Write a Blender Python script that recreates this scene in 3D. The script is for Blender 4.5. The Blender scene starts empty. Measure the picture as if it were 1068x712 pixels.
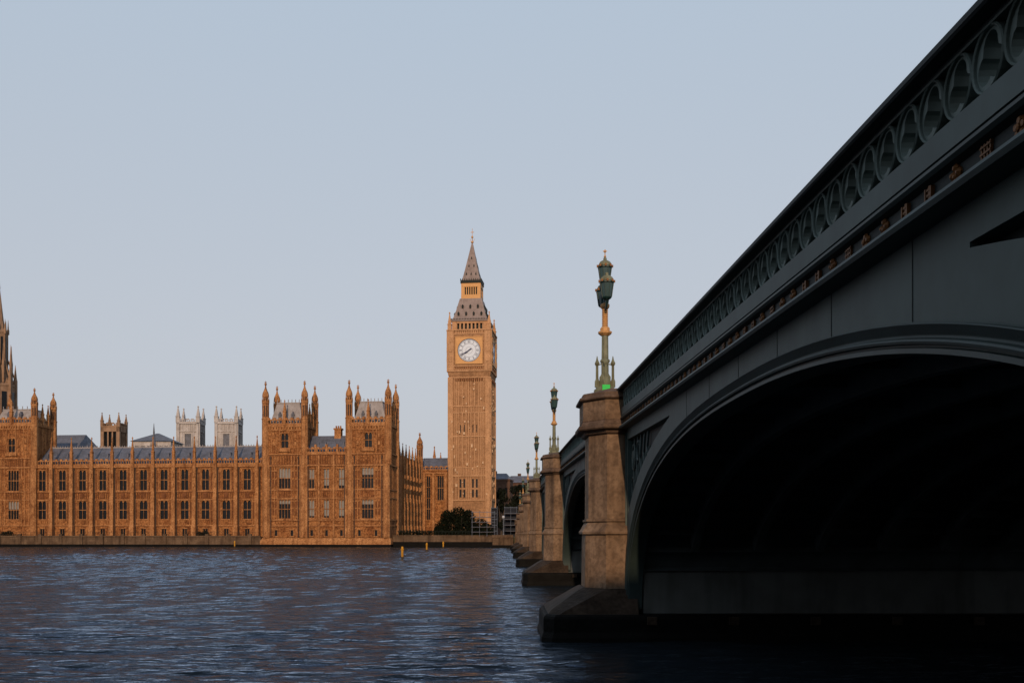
import bpy, math, random
from mathutils import Vector, Matrix

random.seed(7)
R = math.radians
PI = math.pi
S = bpy.context.scene
COL = S.collection

# ------------------------------------------------------------------ camera, sky, sun, exposure
SUN_EL, SUN_AZ = 18.0, 2.5          # elevation; degrees left of straight behind the camera
cam = bpy.data.cameras.new('camera')
camo = bpy.data.objects.new('camera', cam)
COL.objects.link(camo)
camo.location = (0, 0, 3.42)
camo.rotation_euler = (R(90), 0, 0)
cam.sensor_width = 36.0
cam.lens = 35.6
cam.shift_x = 0.0075
cam.shift_y = 0.1882
cam.clip_start = 0.1
cam.clip_end = 6000
S.camera = camo

w = bpy.data.worlds.new('World')
S.world = w
w.use_nodes = True
wn, wl = w.node_tree.nodes, w.node_tree.links
wn.clear()
sky = wn.new('ShaderNodeTexSky')
sky.sky_type = 'NISHITA'
sky.sun_disc = False
sky.sun_elevation = R(SUN_EL)
sky.sun_rotation = R(180 + SUN_AZ)
sky.altitude = 0
sky.air_density = 1.0
sky.dust_density = 1.6
sky.ozone_density = 2.0
hs = wn.new('ShaderNodeHueSaturation')
hs.inputs['Saturation'].default_value = 0.35
bg = wn.new('ShaderNodeBackground')
bg.inputs['Strength'].default_value = 0.1
wo = wn.new('ShaderNodeOutputWorld')
wl.new(sky.outputs[0], hs.inputs['Color'])
veil = wn.new('ShaderNodeMix')                  # thin high haze that evens the morning sky, greyer towards the horizon
veil.data_type = 'RGBA'
veil.inputs['Factor'].default_value = 0.85
tcw = wn.new('ShaderNodeTexCoord')
spw = wn.new('ShaderNodeSeparateXYZ')
wl.new(tcw.outputs['Generated'], spw.inputs[0])
mrw = wn.new('ShaderNodeMapRange')
mrw.inputs['From Min'].default_value = 0.05
mrw.inputs['From Max'].default_value = 0.48
wl.new(spw.outputs['Z'], mrw.inputs['Value'])
vc = wn.new('ShaderNodeMix')
vc.data_type = 'RGBA'
vc.inputs['A'].default_value = (3.42, 3.50, 3.78, 1)
vc.inputs['B'].default_value = (3.16, 3.82, 4.62, 1)
wl.new(mrw.outputs[0], vc.inputs['Factor'])
wl.new(vc.outputs['Result'], veil.inputs['B'])
wl.new(hs.outputs[0], veil.inputs['A'])
wl.new(veil.outputs['Result'], bg.inputs['Color'])
wl.new(bg.outputs[0], wo.inputs['Surface'])

sl = bpy.data.lights.new('sun', 'SUN')
sl.energy = 2.1
sl.angle = R(0.5)
sl.color = (1.0, 0.70, 0.45)
so = bpy.data.objects.new('sun', sl)
COL.objects.link(so)
sdir = Vector((-math.sin(R(SUN_AZ)) * math.cos(R(SUN_EL)), -math.cos(R(SUN_AZ)) * math.cos(R(SUN_EL)), math.sin(R(SUN_EL))))
so.rotation_euler = sdir.to_track_quat('Z', 'Y').to_euler()
so.location = (0, -50, 60)

S.view_settings.view_transform = 'Standard'
S.view_settings.look = 'None'
S.view_settings.exposure = 0.55
S.view_settings.gamma = 1.0
S.view_settings.use_curve_mapping = False
S.render.engine = 'CYCLES'
S.cycles.use_denoising = True
S.cycles.max_bounces = 5
S.cycles.caustics_reflective = False
S.cycles.caustics_refractive = False

# ------------------------------------------------------------------ materials
def mat(name, base, rough=0.8, metal=0.0, var=0.25, scale=0.6, streak=0.0, fine=0.0, dark=(0.5, 0.45, 0.4), bump=0.0, bscale=8.0, spec=0.2, ashlar=None):
    m = bpy.data.materials.new(name)
    m.use_nodes = True
    n, l = m.node_tree.nodes, m.node_tree.links
    p = n['Principled BSDF']
    p.inputs['Roughness'].default_value = rough
    p.inputs['Metallic'].default_value = metal
    p.inputs['Specular IOR Level'].default_value = spec
    geo = n.new('ShaderNodeNewGeometry')
    rgb = n.new('ShaderNodeRGB')
    rgb.outputs[0].default_value = (*base, 1)
    cur = rgb.outputs[0]

    def darken(fac_socket, col, lo, hi):
        nonlocal cur
        mr = n.new('ShaderNodeMapRange')
        mr.inputs['From Min'].default_value = lo
        mr.inputs['From Max'].default_value = hi
        l.new(fac_socket, mr.inputs['Value'])
        mx = n.new('ShaderNodeMix')
        mx.data_type = 'RGBA'
        mx.blend_type = 'MULTIPLY'
        l.new(mr.outputs[0], mx.inputs['Factor'])
        l.new(cur, mx.inputs['A'])
        mx.inputs['B'].default_value = (*col, 1)
        cur = mx.outputs['Result']
        return mx

    def noise(sc, vec=None, det=4):
        t = n.new('ShaderNodeTexNoise')
        t.inputs['Scale'].default_value = sc
        t.inputs['Detail'].default_value = det
        l.new(vec if vec is not None else geo.outputs['Position'], t.inputs['Vector'])
        return t

    if var > 0:
        t = noise(scale)
        c = tuple(1 - var * (1 - d) * 2 for d in dark)
        darken(t.outputs['Fac'], c, 0.38, 0.68)
    if fine > 0:
        t = noise(scale * 7, det=3)
        c = (1 - fine, 1 - fine * (1.0 + 0.45 * (dark[0] - dark[2])), 1 - fine * (1.0 + 0.9 * (dark[0] - dark[2])))
        darken(t.outputs['Fac'], c, 0.4, 0.65)
    if streak > 0:
        mp = n.new('ShaderNodeMapping')
        mp.inputs['Scale'].default_value = (1.0, 1.0, 0.10)
        l.new(geo.outputs['Position'], mp.inputs['Vector'])
        t = noise(scale * 2.4, mp.outputs[0], 5)
        c = tuple(1 - streak * (1 - d * 0.6) for d in dark)
        darken(t.outputs['Fac'], c, 0.5, 0.72)
    if ashlar:
        # courses of stone: thin joints by height, plus a tone per block
        sep = n.new('ShaderNodeSeparateXYZ')
        l.new(geo.outputs['Position'], sep.inputs[0])
        ad = n.new('ShaderNodeMath'); ad.operation = 'ADD'
        l.new(sep.outputs['X'], ad.inputs[0]); l.new(sep.outputs['Y'], ad.inputs[1])
        cx = n.new('ShaderNodeCombineXYZ')
        l.new(ad.outputs[0], cx.inputs['X']); l.new(sep.outputs['Z'], cx.inputs['Y'])
        br = n.new('ShaderNodeTexBrick')
        br.inputs['Scale'].default_value = 1.0
        br.inputs['Brick Width'].default_value = ashlar[0]
        br.inputs['Row Height'].default_value = ashlar[1]
        br.inputs['Mortar Size'].default_value = 0.02 * ashlar[1]
        br.inputs['Color1'].default_value = (1, 1, 1, 1)
        br.inputs['Color2'].default_value = (ashlar[2],) * 3 + (1,)
        br.inputs['Mortar'].default_value = (0.55, 0.5, 0.45, 1)
        l.new(cx.outputs[0], br.inputs['Vector'])
        mx = n.new('ShaderNodeMix'); mx.data_type = 'RGBA'; mx.blend_type = 'MULTIPLY'
        mx.inputs['Factor'].default_value = 1.0
        l.new(cur, mx.inputs['A']); l.new(br.outputs['Color'], mx.inputs['B'])
        cur = mx.outputs['Result']
    l.new(cur, p.inputs['Base Color'])
    if bump > 0:
        t = noise(bscale, det=5)
        b = n.new('ShaderNodeBump')
        b.inputs['Strength'].default_value = bump
        b.inputs['Distance'].default_value = 0.05
        l.new(t.outputs['Fac'], b.inputs['Height'])
        l.new(b.outputs[0], p.inputs['Normal'])
    return m

M = {}
M['stone'] = mat('palace_limestone', (0.385, 0.172, 0.064), 0.9, var=0.36, scale=0.35, streak=0.6, fine=0.62, ashlar=(1.5, 0.6, 0.75), dark=(0.5, 0.36, 0.27))
M['trim'] = mat('palace_trim_limestone', (0.42, 0.205, 0.086), 0.9, var=0.32, scale=0.5, streak=0.6, fine=0.5, dark=(0.5, 0.38, 0.30))
M['carved'] = mat('carved_soiled_shaded_limestone', (0.20, 0.078, 0.032), 0.9, var=0.4, scale=0.9, streak=0.5, fine=0.4)  # darker carving: soot plus relief shade put into the colour
M['clockstone'] = mat('cleaned_limestone', (0.365, 0.198, 0.102), 0.9, var=0.2, scale=0.3, streak=0.3, fine=0.3, ashlar=(1.4, 0.6, 0.88))  # darker than the ribs: recess shade put into the shaft colour
M['clocktrim'] = mat('cleaned_trim_limestone', (0.475, 0.27, 0.145), 0.9, var=0.2, scale=0.5, streak=0.35, fine=0.28)
M['palestone'] = mat('pale_repair_stone', (0.58, 0.40, 0.26), 0.9, var=0.3, scale=0.6)
M['ironroof'] = mat('cast_iron_roof_tiles', (0.22, 0.175, 0.165), 0.6, var=0.2, scale=0.8, streak=0.3)
M['slate'] = mat('slate_roof', (0.115, 0.125, 0.165), 0.5, var=0.3, scale=0.6, fine=0.25, ashlar=(0.9, 0.5, 0.8))
M['lead'] = mat('weathered_lead', (0.27, 0.25, 0.255), 0.6, var=0.25, scale=0.7, streak=0.3)
M['glass'] = mat('dark_window_glass', (0.006, 0.007, 0.009), 0.25, var=0.0, spec=0.22)
M['blind'] = mat('pale_window_blind', (0.20, 0.19, 0.18), 0.7, var=0.15, scale=1.0)
M['abbey'] = mat('pale_portland_stone', (0.42, 0.39, 0.385), 0.9, var=0.25, scale=0.25, streak=0.4, fine=0.2)
M['brownstone'] = mat('weathered_brown_stone', (0.27, 0.17, 0.11), 0.9, var=0.3, scale=0.5, streak=0.4)
M['granite'] = mat('pier_granite', (0.215, 0.142, 0.092), 0.75, var=0.45, scale=0.9, streak=0.75, fine=0.35, bump=0.35, bscale=14)
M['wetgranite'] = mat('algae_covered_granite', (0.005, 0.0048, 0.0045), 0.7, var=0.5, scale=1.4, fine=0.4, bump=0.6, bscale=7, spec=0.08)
M['mud'] = mat('dark_weathered_plinth_stone', (0.045, 0.031, 0.022), 0.7, var=0.5, scale=1.2, streak=0.4, fine=0.4, bump=0.5, bscale=8, spec=0.1)
M['ringpaint'] = mat('bridge_balustrade_paint', (0.105, 0.138, 0.130), 0.6, var=0.25, scale=1.5, streak=0.4)
M['moulding'] = mat('bridge_moulding_shade_tone', (0.028, 0.044, 0.043), 0.55, var=0.25, scale=0.8, streak=0.3, spec=0.3)  # darker mix of the bridge green, carrying shade of down-facing mouldings
M['darkbrown'] = mat('dark_brown_fill', (0.05, 0.03, 0.022), 0.7, var=0.2)  # dark brown standing in for shadow strips; also slits and boards
M['capgranite'] = mat('sooty_cornice_granite', (0.12, 0.078, 0.055), 0.75, var=0.4, scale=1.5, streak=0.5, fine=0.3, bump=0.3, bscale=14)
M['iron'] = mat('bridge_green_paint', (0.040, 0.064, 0.061), 0.6, var=0.28, scale=0.5, streak=0.5, fine=0.16, dark=(0.6, 0.6, 0.62), spec=0.35)
M['irondark'] = mat('dark_iron_and_shade', (0.009, 0.014, 0.0145), 0.6, var=0.2, scale=0.8, streak=0.25, spec=0.15)  # dark iron; in the bridge hollows and recesses it paints their shade
M['soffit'] = mat('bridge_underside_iron', (0.075, 0.092, 0.098), 0.7, var=0.3, scale=0.7, streak=0.3)
M['plate'] = mat('lit_grey_plating', (0.11, 0.118, 0.115), 0.6, var=0.25, scale=0.8, streak=0.4)
M['gold'] = mat('gilding', (0.15, 0.062, 0.018), 0.55, metal=0.2, var=0.3, scale=3)
M['gilt'] = mat('bright_gilding', (0.46, 0.25, 0.10), 0.55, metal=0.1, var=0.15, scale=2)
M['lampiron'] = mat('lamp_green_paint', (0.15, 0.155, 0.10), 0.5, var=0.35, scale=4, streak=0.3)
M['lampdark'] = mat('lantern_dark_green_paint', (0.012, 0.035, 0.035), 0.4, var=0.2, scale=4)
M['lampglass'] = mat('lantern_smoked_glass', (0.02, 0.05, 0.052), 0.12, var=0.1, scale=2, spec=0.6)
M['green'] = mat('bright_green_sign', (0.01, 0.45, 0.07), 0.5, var=0.0)
M['dial'] = mat('opal_clock_glass', (0.50, 0.56, 0.66), 0.4, var=0.05, scale=1.0)
M['dialblue'] = mat('blue_clock_paint', (0.03, 0.04, 0.09), 0.5, var=0.0)
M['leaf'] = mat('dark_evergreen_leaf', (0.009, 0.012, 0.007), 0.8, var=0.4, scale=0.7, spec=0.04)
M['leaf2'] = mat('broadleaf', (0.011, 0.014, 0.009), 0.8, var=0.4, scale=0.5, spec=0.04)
M['bark'] = mat('tree_bark', (0.06, 0.045, 0.035), 0.9, var=0.3, scale=2)
M['yellow'] = mat('yellow_painted_timber', (0.45, 0.22, 0.02), 0.7, var=0.3, scale=3)
M['weed'] = mat('wet_weedy_timber', (0.05, 0.035, 0.02), 0.6, var=0.3, scale=3)
M['steel'] = mat('galvanised_tube', (0.17, 0.19, 0.24), 0.5, metal=0.3, var=0.1)
M['netting'] = mat('grey_debris_netting', (0.016, 0.018, 0.024), 0.9, var=0.2, scale=1)
M['white'] = mat('white_globe', (0.36, 0.37, 0.40), 0.4, var=0.0)
M['wallstone'] = mat('river_wall_granite', (0.14, 0.091, 0.058), 0.85, var=0.4, scale=0.5, streak=0.75, fine=0.25, ashlar=(1.8, 0.7, 0.8))
M['grass'] = mat('trodden_ground', (0.07, 0.07, 0.045), 0.95, var=0.3, scale=0.3)
M['paving'] = mat('stone_paving', (0.22, 0.20, 0.18), 0.9, var=0.25, scale=0.6, ashlar=(0.9, 0.6, 0.85))
M['asphalt'] = mat('asphalt', (0.05, 0.05, 0.052), 0.9, var=0.2, scale=2)
M['brick'] = mat('dark_brown_brick', (0.10, 0.055, 0.038), 0.9, var=0.3, scale=0.6, ashlar=(0.8, 0.3, 0.8))

# ------------------------------------------------------------------ mesh helpers
class MB:
    def __init__(self):
        self.v, self.f = [], []
        self.M = None

    def add(self, vs, fs):
        b = len(self.v)
        if self.M is not None:
            vs = [tuple(self.M @ Vector(p)) for p in vs]
        self.v.extend(vs)
        self.f.extend([tuple(i + b for i in f) for f in fs])

    def box(self, x0, x1, y0, y1, z0, z1):
        self.add([(x0, y0, z0), (x1, y0, z0), (x1, y1, z0), (x0, y1, z0), (x0, y0, z1), (x1, y0, z1), (x1, y1, z1), (x0, y1, z1)],
                 [(0, 3, 2, 1), (4, 5, 6, 7), (0, 1, 5, 4), (1, 2, 6, 5), (2, 3, 7, 6), (3, 0, 4, 7)])

    def loft(self, loops, cap0=True, cap1=True, closed=True):
        n = len(loops[0])
        vs = [p for lp in loops for p in lp]
        fs = []
        for i in range(len(loops) - 1):
            for j in range(n if closed else n - 1):
                k = (j + 1) % n
                fs.append((i * n + j, i * n + k, (i + 1) * n + k, (i + 1) * n + j))
        if cap0:
            fs.append(tuple(reversed(range(n))))
        if cap1:
            fs.append(tuple(range((len(loops) - 1) * n, len(loops) * n)))
        self.add(vs, fs)

    def lathe(self, cx, cy, prof, n=8, rot=None, z0=0.0):
        """prof: list of (radius across corners, z)"""
        a0 = PI / n if rot is None else rot
        self.loft([[(cx + r * math.cos(a0 + 2 * PI * j / n), cy + r * math.sin(a0 + 2 * PI * j / n), z0 + z) for j in range(n)] for r, z in prof])

    def tube(self, a, b, r, n=6, r1=None):
        a, b = Vector(a), Vector(b)
        d = (b - a).normalized()
        u = d.orthogonal().normalized()
        v = d.cross(u)
        r1 = r if r1 is None else r1
        self.loft([[tuple(c + (u * math.cos(2 * PI * j / n) + v * math.sin(2 * PI * j / n)) * rr) for j in range(n)] for c, rr in ((a, r), (b, r1))])

    def frustum(self, x0, x1, y0, y1, z0, X0, X1, Y0, Y1, z1):
        self.loft([[(x0, y0, z0), (x1, y0, z0), (x1, y1, z0), (x0, y1, z0)], [(X0, Y0, z1), (X1, Y0, z1), (X1, Y1, z1), (X0, Y1, z1)]])

    def build(self, name, m, parent=None, loc=None, smooth=False):
        me = bpy.data.meshes.new(name)
        me.from_pydata([tuple(p) for p in self.v], [], self.f)
        me.update()
        me.materials.append(m)
        if smooth:
            for p in me.polygons:
                p.use_smooth = True
        o = bpy.data.objects.new(name, me)
        COL.objects.link(o)
        if parent is not None:
            o.parent = parent
        if loc is not None:
            o.location = loc
        return o

def tag(o, label=None, cat=None, group=None, kind=None):
    if label: o['label'] = label
    if cat: o['category'] = cat
    if group: o['group'] = group
    if kind: o['kind'] = kind
    return o

def thing(name, label, cat, loc=(0, 0, 0), rz=0.0, group=None):
    o = bpy.data.objects.new(name, None)
    COL.objects.link(o)
    o.location = loc
    o.rotation_euler = (0, 0, rz)
    return tag(o, label, cat, group)

def kids(o):
    return [c for c in COL.objects if c.parent == o]

def copy_tree(o, parent=None, loc=None):
    c = o.copy()
    COL.objects.link(c)
    if parent is not None:
        c.parent = parent
    if loc is not None:
        c.location = loc
    for ch in kids(o):
        copy_tree(ch, c)
    return c

def structure(name, mb, m, smooth=False):
    return tag(mb.build(name, m, smooth=smooth), kind='structure')

# ------------------------------------------------------------------ water and ground
def water_material():
    m = bpy.data.materials.new('river_water')
    m.use_nodes = True
    n, l = m.node_tree.nodes, m.node_tree.links
    n.remove(n['Principled BSDF'])
    out = n['Material Output']
    geo = n.new('ShaderNodeNewGeometry')
    t = n.new('ShaderNodeTexNoise')
    t.inputs['Scale'].default_value = 4.5
    t.inputs['Detail'].default_value = 4
    mp = n.new('ShaderNodeMapping')
    mp.inputs['Scale'].default_value = (0.22, 1.0, 1.0)
    mp.inputs['Rotation'].default_value = (0, 0, R(3))
    l.new(geo.outputs['Position'], mp.inputs['Vector'])
    l.new(mp.outputs[0], t.inputs['Vector'])
    bm = n.new('ShaderNodeBump')
    bm.inputs['Strength'].default_value = 1.0
    bm.inputs['Distance'].default_value = 0.10
    l.new(t.outputs['Fac'], bm.inputs['Height'])
    fr = n.new('ShaderNodeFresnel')
    fr.inputs['IOR'].default_value = 1.33
    l.new(bm.outputs[0], fr.inputs['Normal'])
    k = n.new('ShaderNodeMath'); k.operation = 'MULTIPLY'     # mirror weakened in the shader, standing in for tilted wave faces
    k.inputs[1].default_value = 0.98
    pw = n.new('ShaderNodeMath'); pw.operation = 'POWER'; pw.inputs[1].default_value = 1.55
    l.new(fr.outputs[0], pw.inputs[0])
    l.new(pw.outputs[0], k.inputs[0]); k.use_clamp = True
    df = n.new('ShaderNodeBsdfDiffuse'); df.inputs['Color'].default_value = (0.010, 0.014, 0.018, 1)
    gs = n.new('ShaderNodeBsdfGlossy'); gs.inputs['Roughness'].default_value = 0.06
    gs.inputs['Color'].default_value = (0.68, 0.80, 1.0, 1)
    l.new(bm.outputs[0], gs.inputs['Normal'])
    mx = n.new('ShaderNodeMixShader')
    l.new(k.outputs[0], mx.inputs[0]); l.new(df.outputs[0], mx.inputs[1]); l.new(gs.outputs[0], mx.inputs[2])
    l.new(mx.outputs[0], out.inputs['Surface'])
    return m
M['water'] = water_material()

import numpy as np
def river():
    """the river as one sheet of short wind waves, finer near the east bank"""
    rg = np.random.RandomState(4)
    nw = 56
    lam = np.exp(rg.uniform(np.log(0.6), np.log(4.2), nw))
    th = rg.normal(R(266), R(24), nw)
    ph = rg.uniform(0, 2 * PI, nw)
    kx, ky = 2 * PI / lam * np.cos(th), 2 * PI / lam * np.sin(th)
    amp = 0.0068 * lam ** 0.62 * np.where(lam > 1.8, 0.55, 1.0)
    ysn = [-6.0, 6.0]
    yv = 6.0
    while yv < 300:
        yv += max(0.16, min(0.45, yv * 0.0062)); ysn.append(yv)
    Yg = np.array(ysn)
    xs = [0.0]
    while xs[-1] < 45: xs.append(xs[-1] + 0.26)
    while xs[-1] < 160: xs.append(xs[-1] + 0.5)
    xs += [230, 400, 900]
    Xg = np.array([-q for q in xs[:0:-1]] + xs)
    X, Yy = np.meshgrid(Xg, Yg)
    Z = np.zeros_like(X)
    step = np.maximum(0.16, np.minimum(0.45, Yy * 0.0062))
    for i in range(nw):
        damp = np.clip((lam[i] / step - 2.2) / 2.0, 0, 1)
        s_ = np.sin(kx[i] * X + ky[i] * Yy + ph[i])
        Z += amp[i] * damp * (s_ + 0.25 * np.cos(2 * (kx[i] * X + ky[i] * Yy + ph[i])))
    # gusts: rougher and calmer patches
    gq = 0.8 + 0.28 * np.sin(X * 0.06 + 1.3 * np.sin(Yy * 0.035)) * np.sin(Yy * 0.05 + 0.9 * np.sin(X * 0.045) + 1)
    Z *= gq * (0.80 + 1.5 * np.clip((Yy - 40) / 80, 0, 1))      # choppier in the open mid-river
    Z *= np.clip((180 - np.abs(X)) / 20, 0, 1)
    ny, nx = X.shape
    V = np.stack([X.ravel(), Yy.ravel(), Z.ravel()], 1)
    idx = np.arange(ny * nx).reshape(ny, nx)
    F = np.stack([idx[:-1, :-1].ravel(), idx[:-1, 1:].ravel(), idx[1:, 1:].ravel(), idx[1:, :-1].ravel()], 1)
    me = bpy.data.meshes.new('river_water')
    me.vertices.add(len(V)); me.vertices.foreach_set('co', V.ravel().astype(np.float32))
    me.loops.add(F.size); me.loops.foreach_set('vertex_index', F.ravel().astype(np.int32))
    me.polygons.add(len(F)); me.polygons.foreach_set('loop_start', np.arange(0, F.size, 4, dtype=np.int32))
    me.polygons.foreach_set('loop_total', np.full(len(F), 4, dtype=np.int32))
    me.polygons.foreach_set('use_smooth', np.ones(len(F), dtype=bool))
    me.update(); me.validate()
    me.materials.append(M['water'])
    o = bpy.data.objects.new('river_water', me); COL.objects.link(o)
    tag(o, kind='structure')
river()
g = MB(); g.box(-900, 900, -400, -1.2, -3, 1.8)
structure('east_bank_pavement', g, M['paving'])
TH = R(6.5)                                    # the palace and its tower stand turned 6.5 degrees from the bridge
PO = (-30.45, 268.0, 0.0)                      # north-east corner of the palace river front
cT, sT = math.cos(TH), math.sin(TH)
def L2W(x, y):                                  # palace frame to world
    return (PO[0] + x * cT + y * sT, PO[1] - x * sT + y * cT)
g = MB()
pts = [L2W(-900, 4), L2W(0, 4)] + [L2W(27, 4), (-2.2, 254), (900, 254), (900, 5000), (-2500, 5000), (-2500, 500)]
g.loft([[(x, y, -2.0) for x, y in pts], [(x, y, 2.75) for x, y in pts]])
structure('west_bank_ground', g, M['grass'])

# ------------------------------------------------------------------ bridge
BX, BW = 4.0, 30.0                              # south face, north face
def camber(y):
    return -0.0235 * (33.8 - y) if y < 33 else 1.25 * (1 - ((y - 126.3) / 93.3) ** 2) if y < 222 else -0.0265 * (y - 219.6)
PIERS = [34.6, 70.0, 108.0, 147.6, 185.6, 221.0]
HW = 1.6
ENDS = [1.4] + PIERS + [254.0]
SPANS = [(ENDS[i] + HW, ENDS[i + 1] - HW) for i in range(7)]
SPRING, NEXP = 1.02, 2.3
def arch_z(y, yc, a, b):
    t = abs(y - yc) / a
    return SPRING + b * max(0.0, 1 - min(t, 1.0) ** NEXP) ** (1 / NEXP)
def arch_pts(yc, a, b, n):
    out = []
    for i in range(n + 1):
        t = PI * i / n
        cx, sz = math.cos(t), math.sin(t)
        out.append((yc - a * math.copysign(abs(cx) ** (2 / NEXP), cx), SPRING + b * abs(sz) ** (2 / NEXP)))
    return out

bridge = thing('road_bridge', 'low dark green iron arch bridge on stone piers crossing the river at right', 'bridge', (0, 0, 0))

def sweep_y(mb, prof, ys, closed=True):
    loops = [[(x, y, z + camber(y)) for x, z in prof] for y in ys]
    mb.loft(loops, closed=closed, cap0=closed, cap1=closed)

BAY = 0.54
y_a, y_b = ENDS[0] - 12, ENDS[-1] + 18
ys = [y_a + (y_b - y_a) * i / 260 for i in range(261)]
# deck, cornice, handrail
d = MB(); sweep_y(d, [(4.3, 6.95), (BW - 0.3, 6.95), (BW - 0.3, 7.2), (BW - 4, 7.25), (4.3 + 4, 7.25), (4.3, 7.2)], ys)
d.build('deck', M['asphalt'], bridge)
d = MB()
sweep_y(d, [(4.3, 6.86), (3.72, 6.86), (3.695, 6.90), (3.72, 6.945), (3.80, 6.955), (3.87, 6.99), (3.88, 7.16), (3.80, 7.185), (3.765, 7.21), (3.765, 7.24), (3.84, 7.25), (3.84, 7.285), (4.3, 7.285)], ys)
d.build('cornice', M['moulding'], bridge)
d = MB()
sweep_y(d, [(4.28, 7.288), (3.80, 7.292), (3.80, 7.53), (3.83, 7.545), (4.28, 7.545)], ys)
d.build('fascia', M['iron'], bridge)
d = MB()
sweep_y(d, [(4.0, 8.062), (3.845, 8.062), (3.84, 8.075), (3.845, 8.088), (4.0, 8.088)], ys)
d.build('balustrade_rail', M['ringpaint'], bridge)
d = MB(); sweep_y(d, [(3.80, 6.958), (3.866, 6.992), (3.876, 7.158), (3.803, 7.183)], ys, closed=False)
d.build('frieze', M['irondark'], bridge)  # shade of the cornice hollow, painted in with the dark tone
d = MB()
sweep_y(d, [(4.12, 8.09), (3.85, 8.09), (3.84, 8.105), (3.70, 8.11), (3.68, 8.13), (3.68, 8.18), (3.71, 8.195), (3.74, 8.23), (3.82, 8.26), (4.1, 8.26), (4.2, 8.2)], ys)
d.build('handrail', M['irondark'], bridge)
# north side of the bridge, plain
d = MB()
sweep_y(d, [(BW - 0.3, 6.86), (BW + 0.28, 6.86), (BW + 0.28, 7.2), (BW, 7.3), (BW, 8.05), (BW + 0.3, 8.1), (BW + 0.2, 8.2), (BW - 0.15, 8.2), (BW - 0.15, 7.1)], ys)
d.build('parapet', M['iron'], bridge)

# balustrade: rows of trefoil openings within rings
def trefoil_r(a):
    best = 0.05
    for k in range(3):
        t = PI / 2 + k * 2 * PI / 3
        cx, cz, rr = 0.105 * math.cos(t), 0.105 * math.sin(t), 0.122
        dx, dz = math.cos(a), math.sin(a)
        bq = dx * cx + dz * cz
        disc = bq * bq - (cx * cx + cz * cz - rr * rr)
        if disc > 0:
            best = max(best, bq + math.sqrt(disc))
    return best
def bal_bay(mb, yc, n):
    zc = 7.818 + camber(yc)
    hz, hy = 0.272, BAY / 2
    loops = []
    ang = [2 * PI * j / n + 0.01 for j in range(n)]
    def ring(x, fn):
        return [(x, yc + fn(a)[0], zc + fn(a)[1]) for a in ang]
    def rect(a):
        c, s = math.cos(a), math.sin(a)
        k = min(hy / max(abs(c), 1e-6), hz / max(abs(s), 1e-6))
        return (c * k, s * k)
    ell = lambda q: (lambda a: (math.cos(a) * q, math.sin(a) * (q + 0.004)))
    tre = lambda q: (lambda a: (math.cos(a) * trefoil_r(a) * q, math.sin(a) * trefoil_r(a) * q))
    loops = [ring(3.98, rect), ring(3.98, ell(0.268)), ring(3.862, ell(0.267)), ring(3.848, ell(0.256)), ring(3.860, ell(0.243)), ring(3.885, ell(0.241)),
             ring(3.885, tre(1.0)), ring(4.08, tre(0.97)), ring(4.08, rect)]
    mb.loft(loops, cap0=False, cap1=False)
groups = [(ENDS[0] + 2, PIERS[0] - 1.3, 28), (PIERS[0] + 1.3, PIERS[1] - 1.3, 18)] + [(ENDS[i] + 1.3, ENDS[i + 1] - 1.3, 10) for i in range(2, 7)]
for a, b, n in groups:
    d = MB()
    k = int((b - a) / BAY)
    off = (b - a - k * BAY) / 2
    for i in range(k):
        bal_bay(d, a + off + BAY * (i + 0.5), n)
    d.build('balustrade', M['ringpaint'], bridge)

# gilded bosses in the cornice hollow: rose, portcullis, leaf and cross by turns
def boss(kind):
    mb = MB()
    if kind == 0:
        for k in range(5):
            a = PI / 2 + k * 2 * PI / 5
            cy, cz = 0.055 * math.cos(a), 0.055 * math.sin(a)
            mb.loft([[(x, cy + r * math.cos(t), cz + r * math.sin(t)) for t in [i * PI / 4 for i in range(8)]] for x, r in ((0.03, 0.045), (0, 0.045), (-0.03, 0.025))])
        mb.loft([[(x, r * math.cos(t), r * math.sin(t)) for t in [i * PI / 4 for i in range(8)]] for x, r in ((0.0, 0.03), (-0.04, 0.03), (-0.05, 0.012))])
    elif kind == 1:
        for k in range(4):
            y = -0.075 + 0.05 * k
            mb.box(-0.015, 0.02, y - 0.010, y + 0.010, -0.085, 0.085)
        for k in range(3):
            z = -0.05 + 0.055 * k
            mb.box(-0.022, 0.0, -0.09, 0.09, z - 0.008, z + 0.008)
    elif kind == 2:
        for sy, sz, r in ((0, 0.06, 0.04), (-0.055, 0.01, 0.038), (0.055, 0.01, 0.038), (-0.035, -0.055, 0.03), (0.035, -0.055, 0.03), (0, -0.01, 0.035)):
            mb.loft([[(x, sy + q * math.cos(t), sz + q * 1.2 * math.sin(t)) for t in [i * PI / 3 for i in range(6)]] for x, q in ((0.02, r), (-0.01, r), (-0.04, r * 0.35))])
    else:
        mb.box(-0.018, 0.02, -0.018, 0.018, -0.085, 0.085)
        for z in (-0.05, 0.0, 0.05):
            mb.box(-0.024, 0.01, -0.07, 0.07, z - 0.011, z + 0.011)
        for sy in (-0.06, 0.06):
            mb.box(-0.03, 0.01, sy - 0.012, sy + 0.012, -0.07, 0.07)
    return mb
protos = []
late = [MB() for _ in range(1)]
nb = 0
y = 4.2 + 0.12
idx = 0
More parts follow.
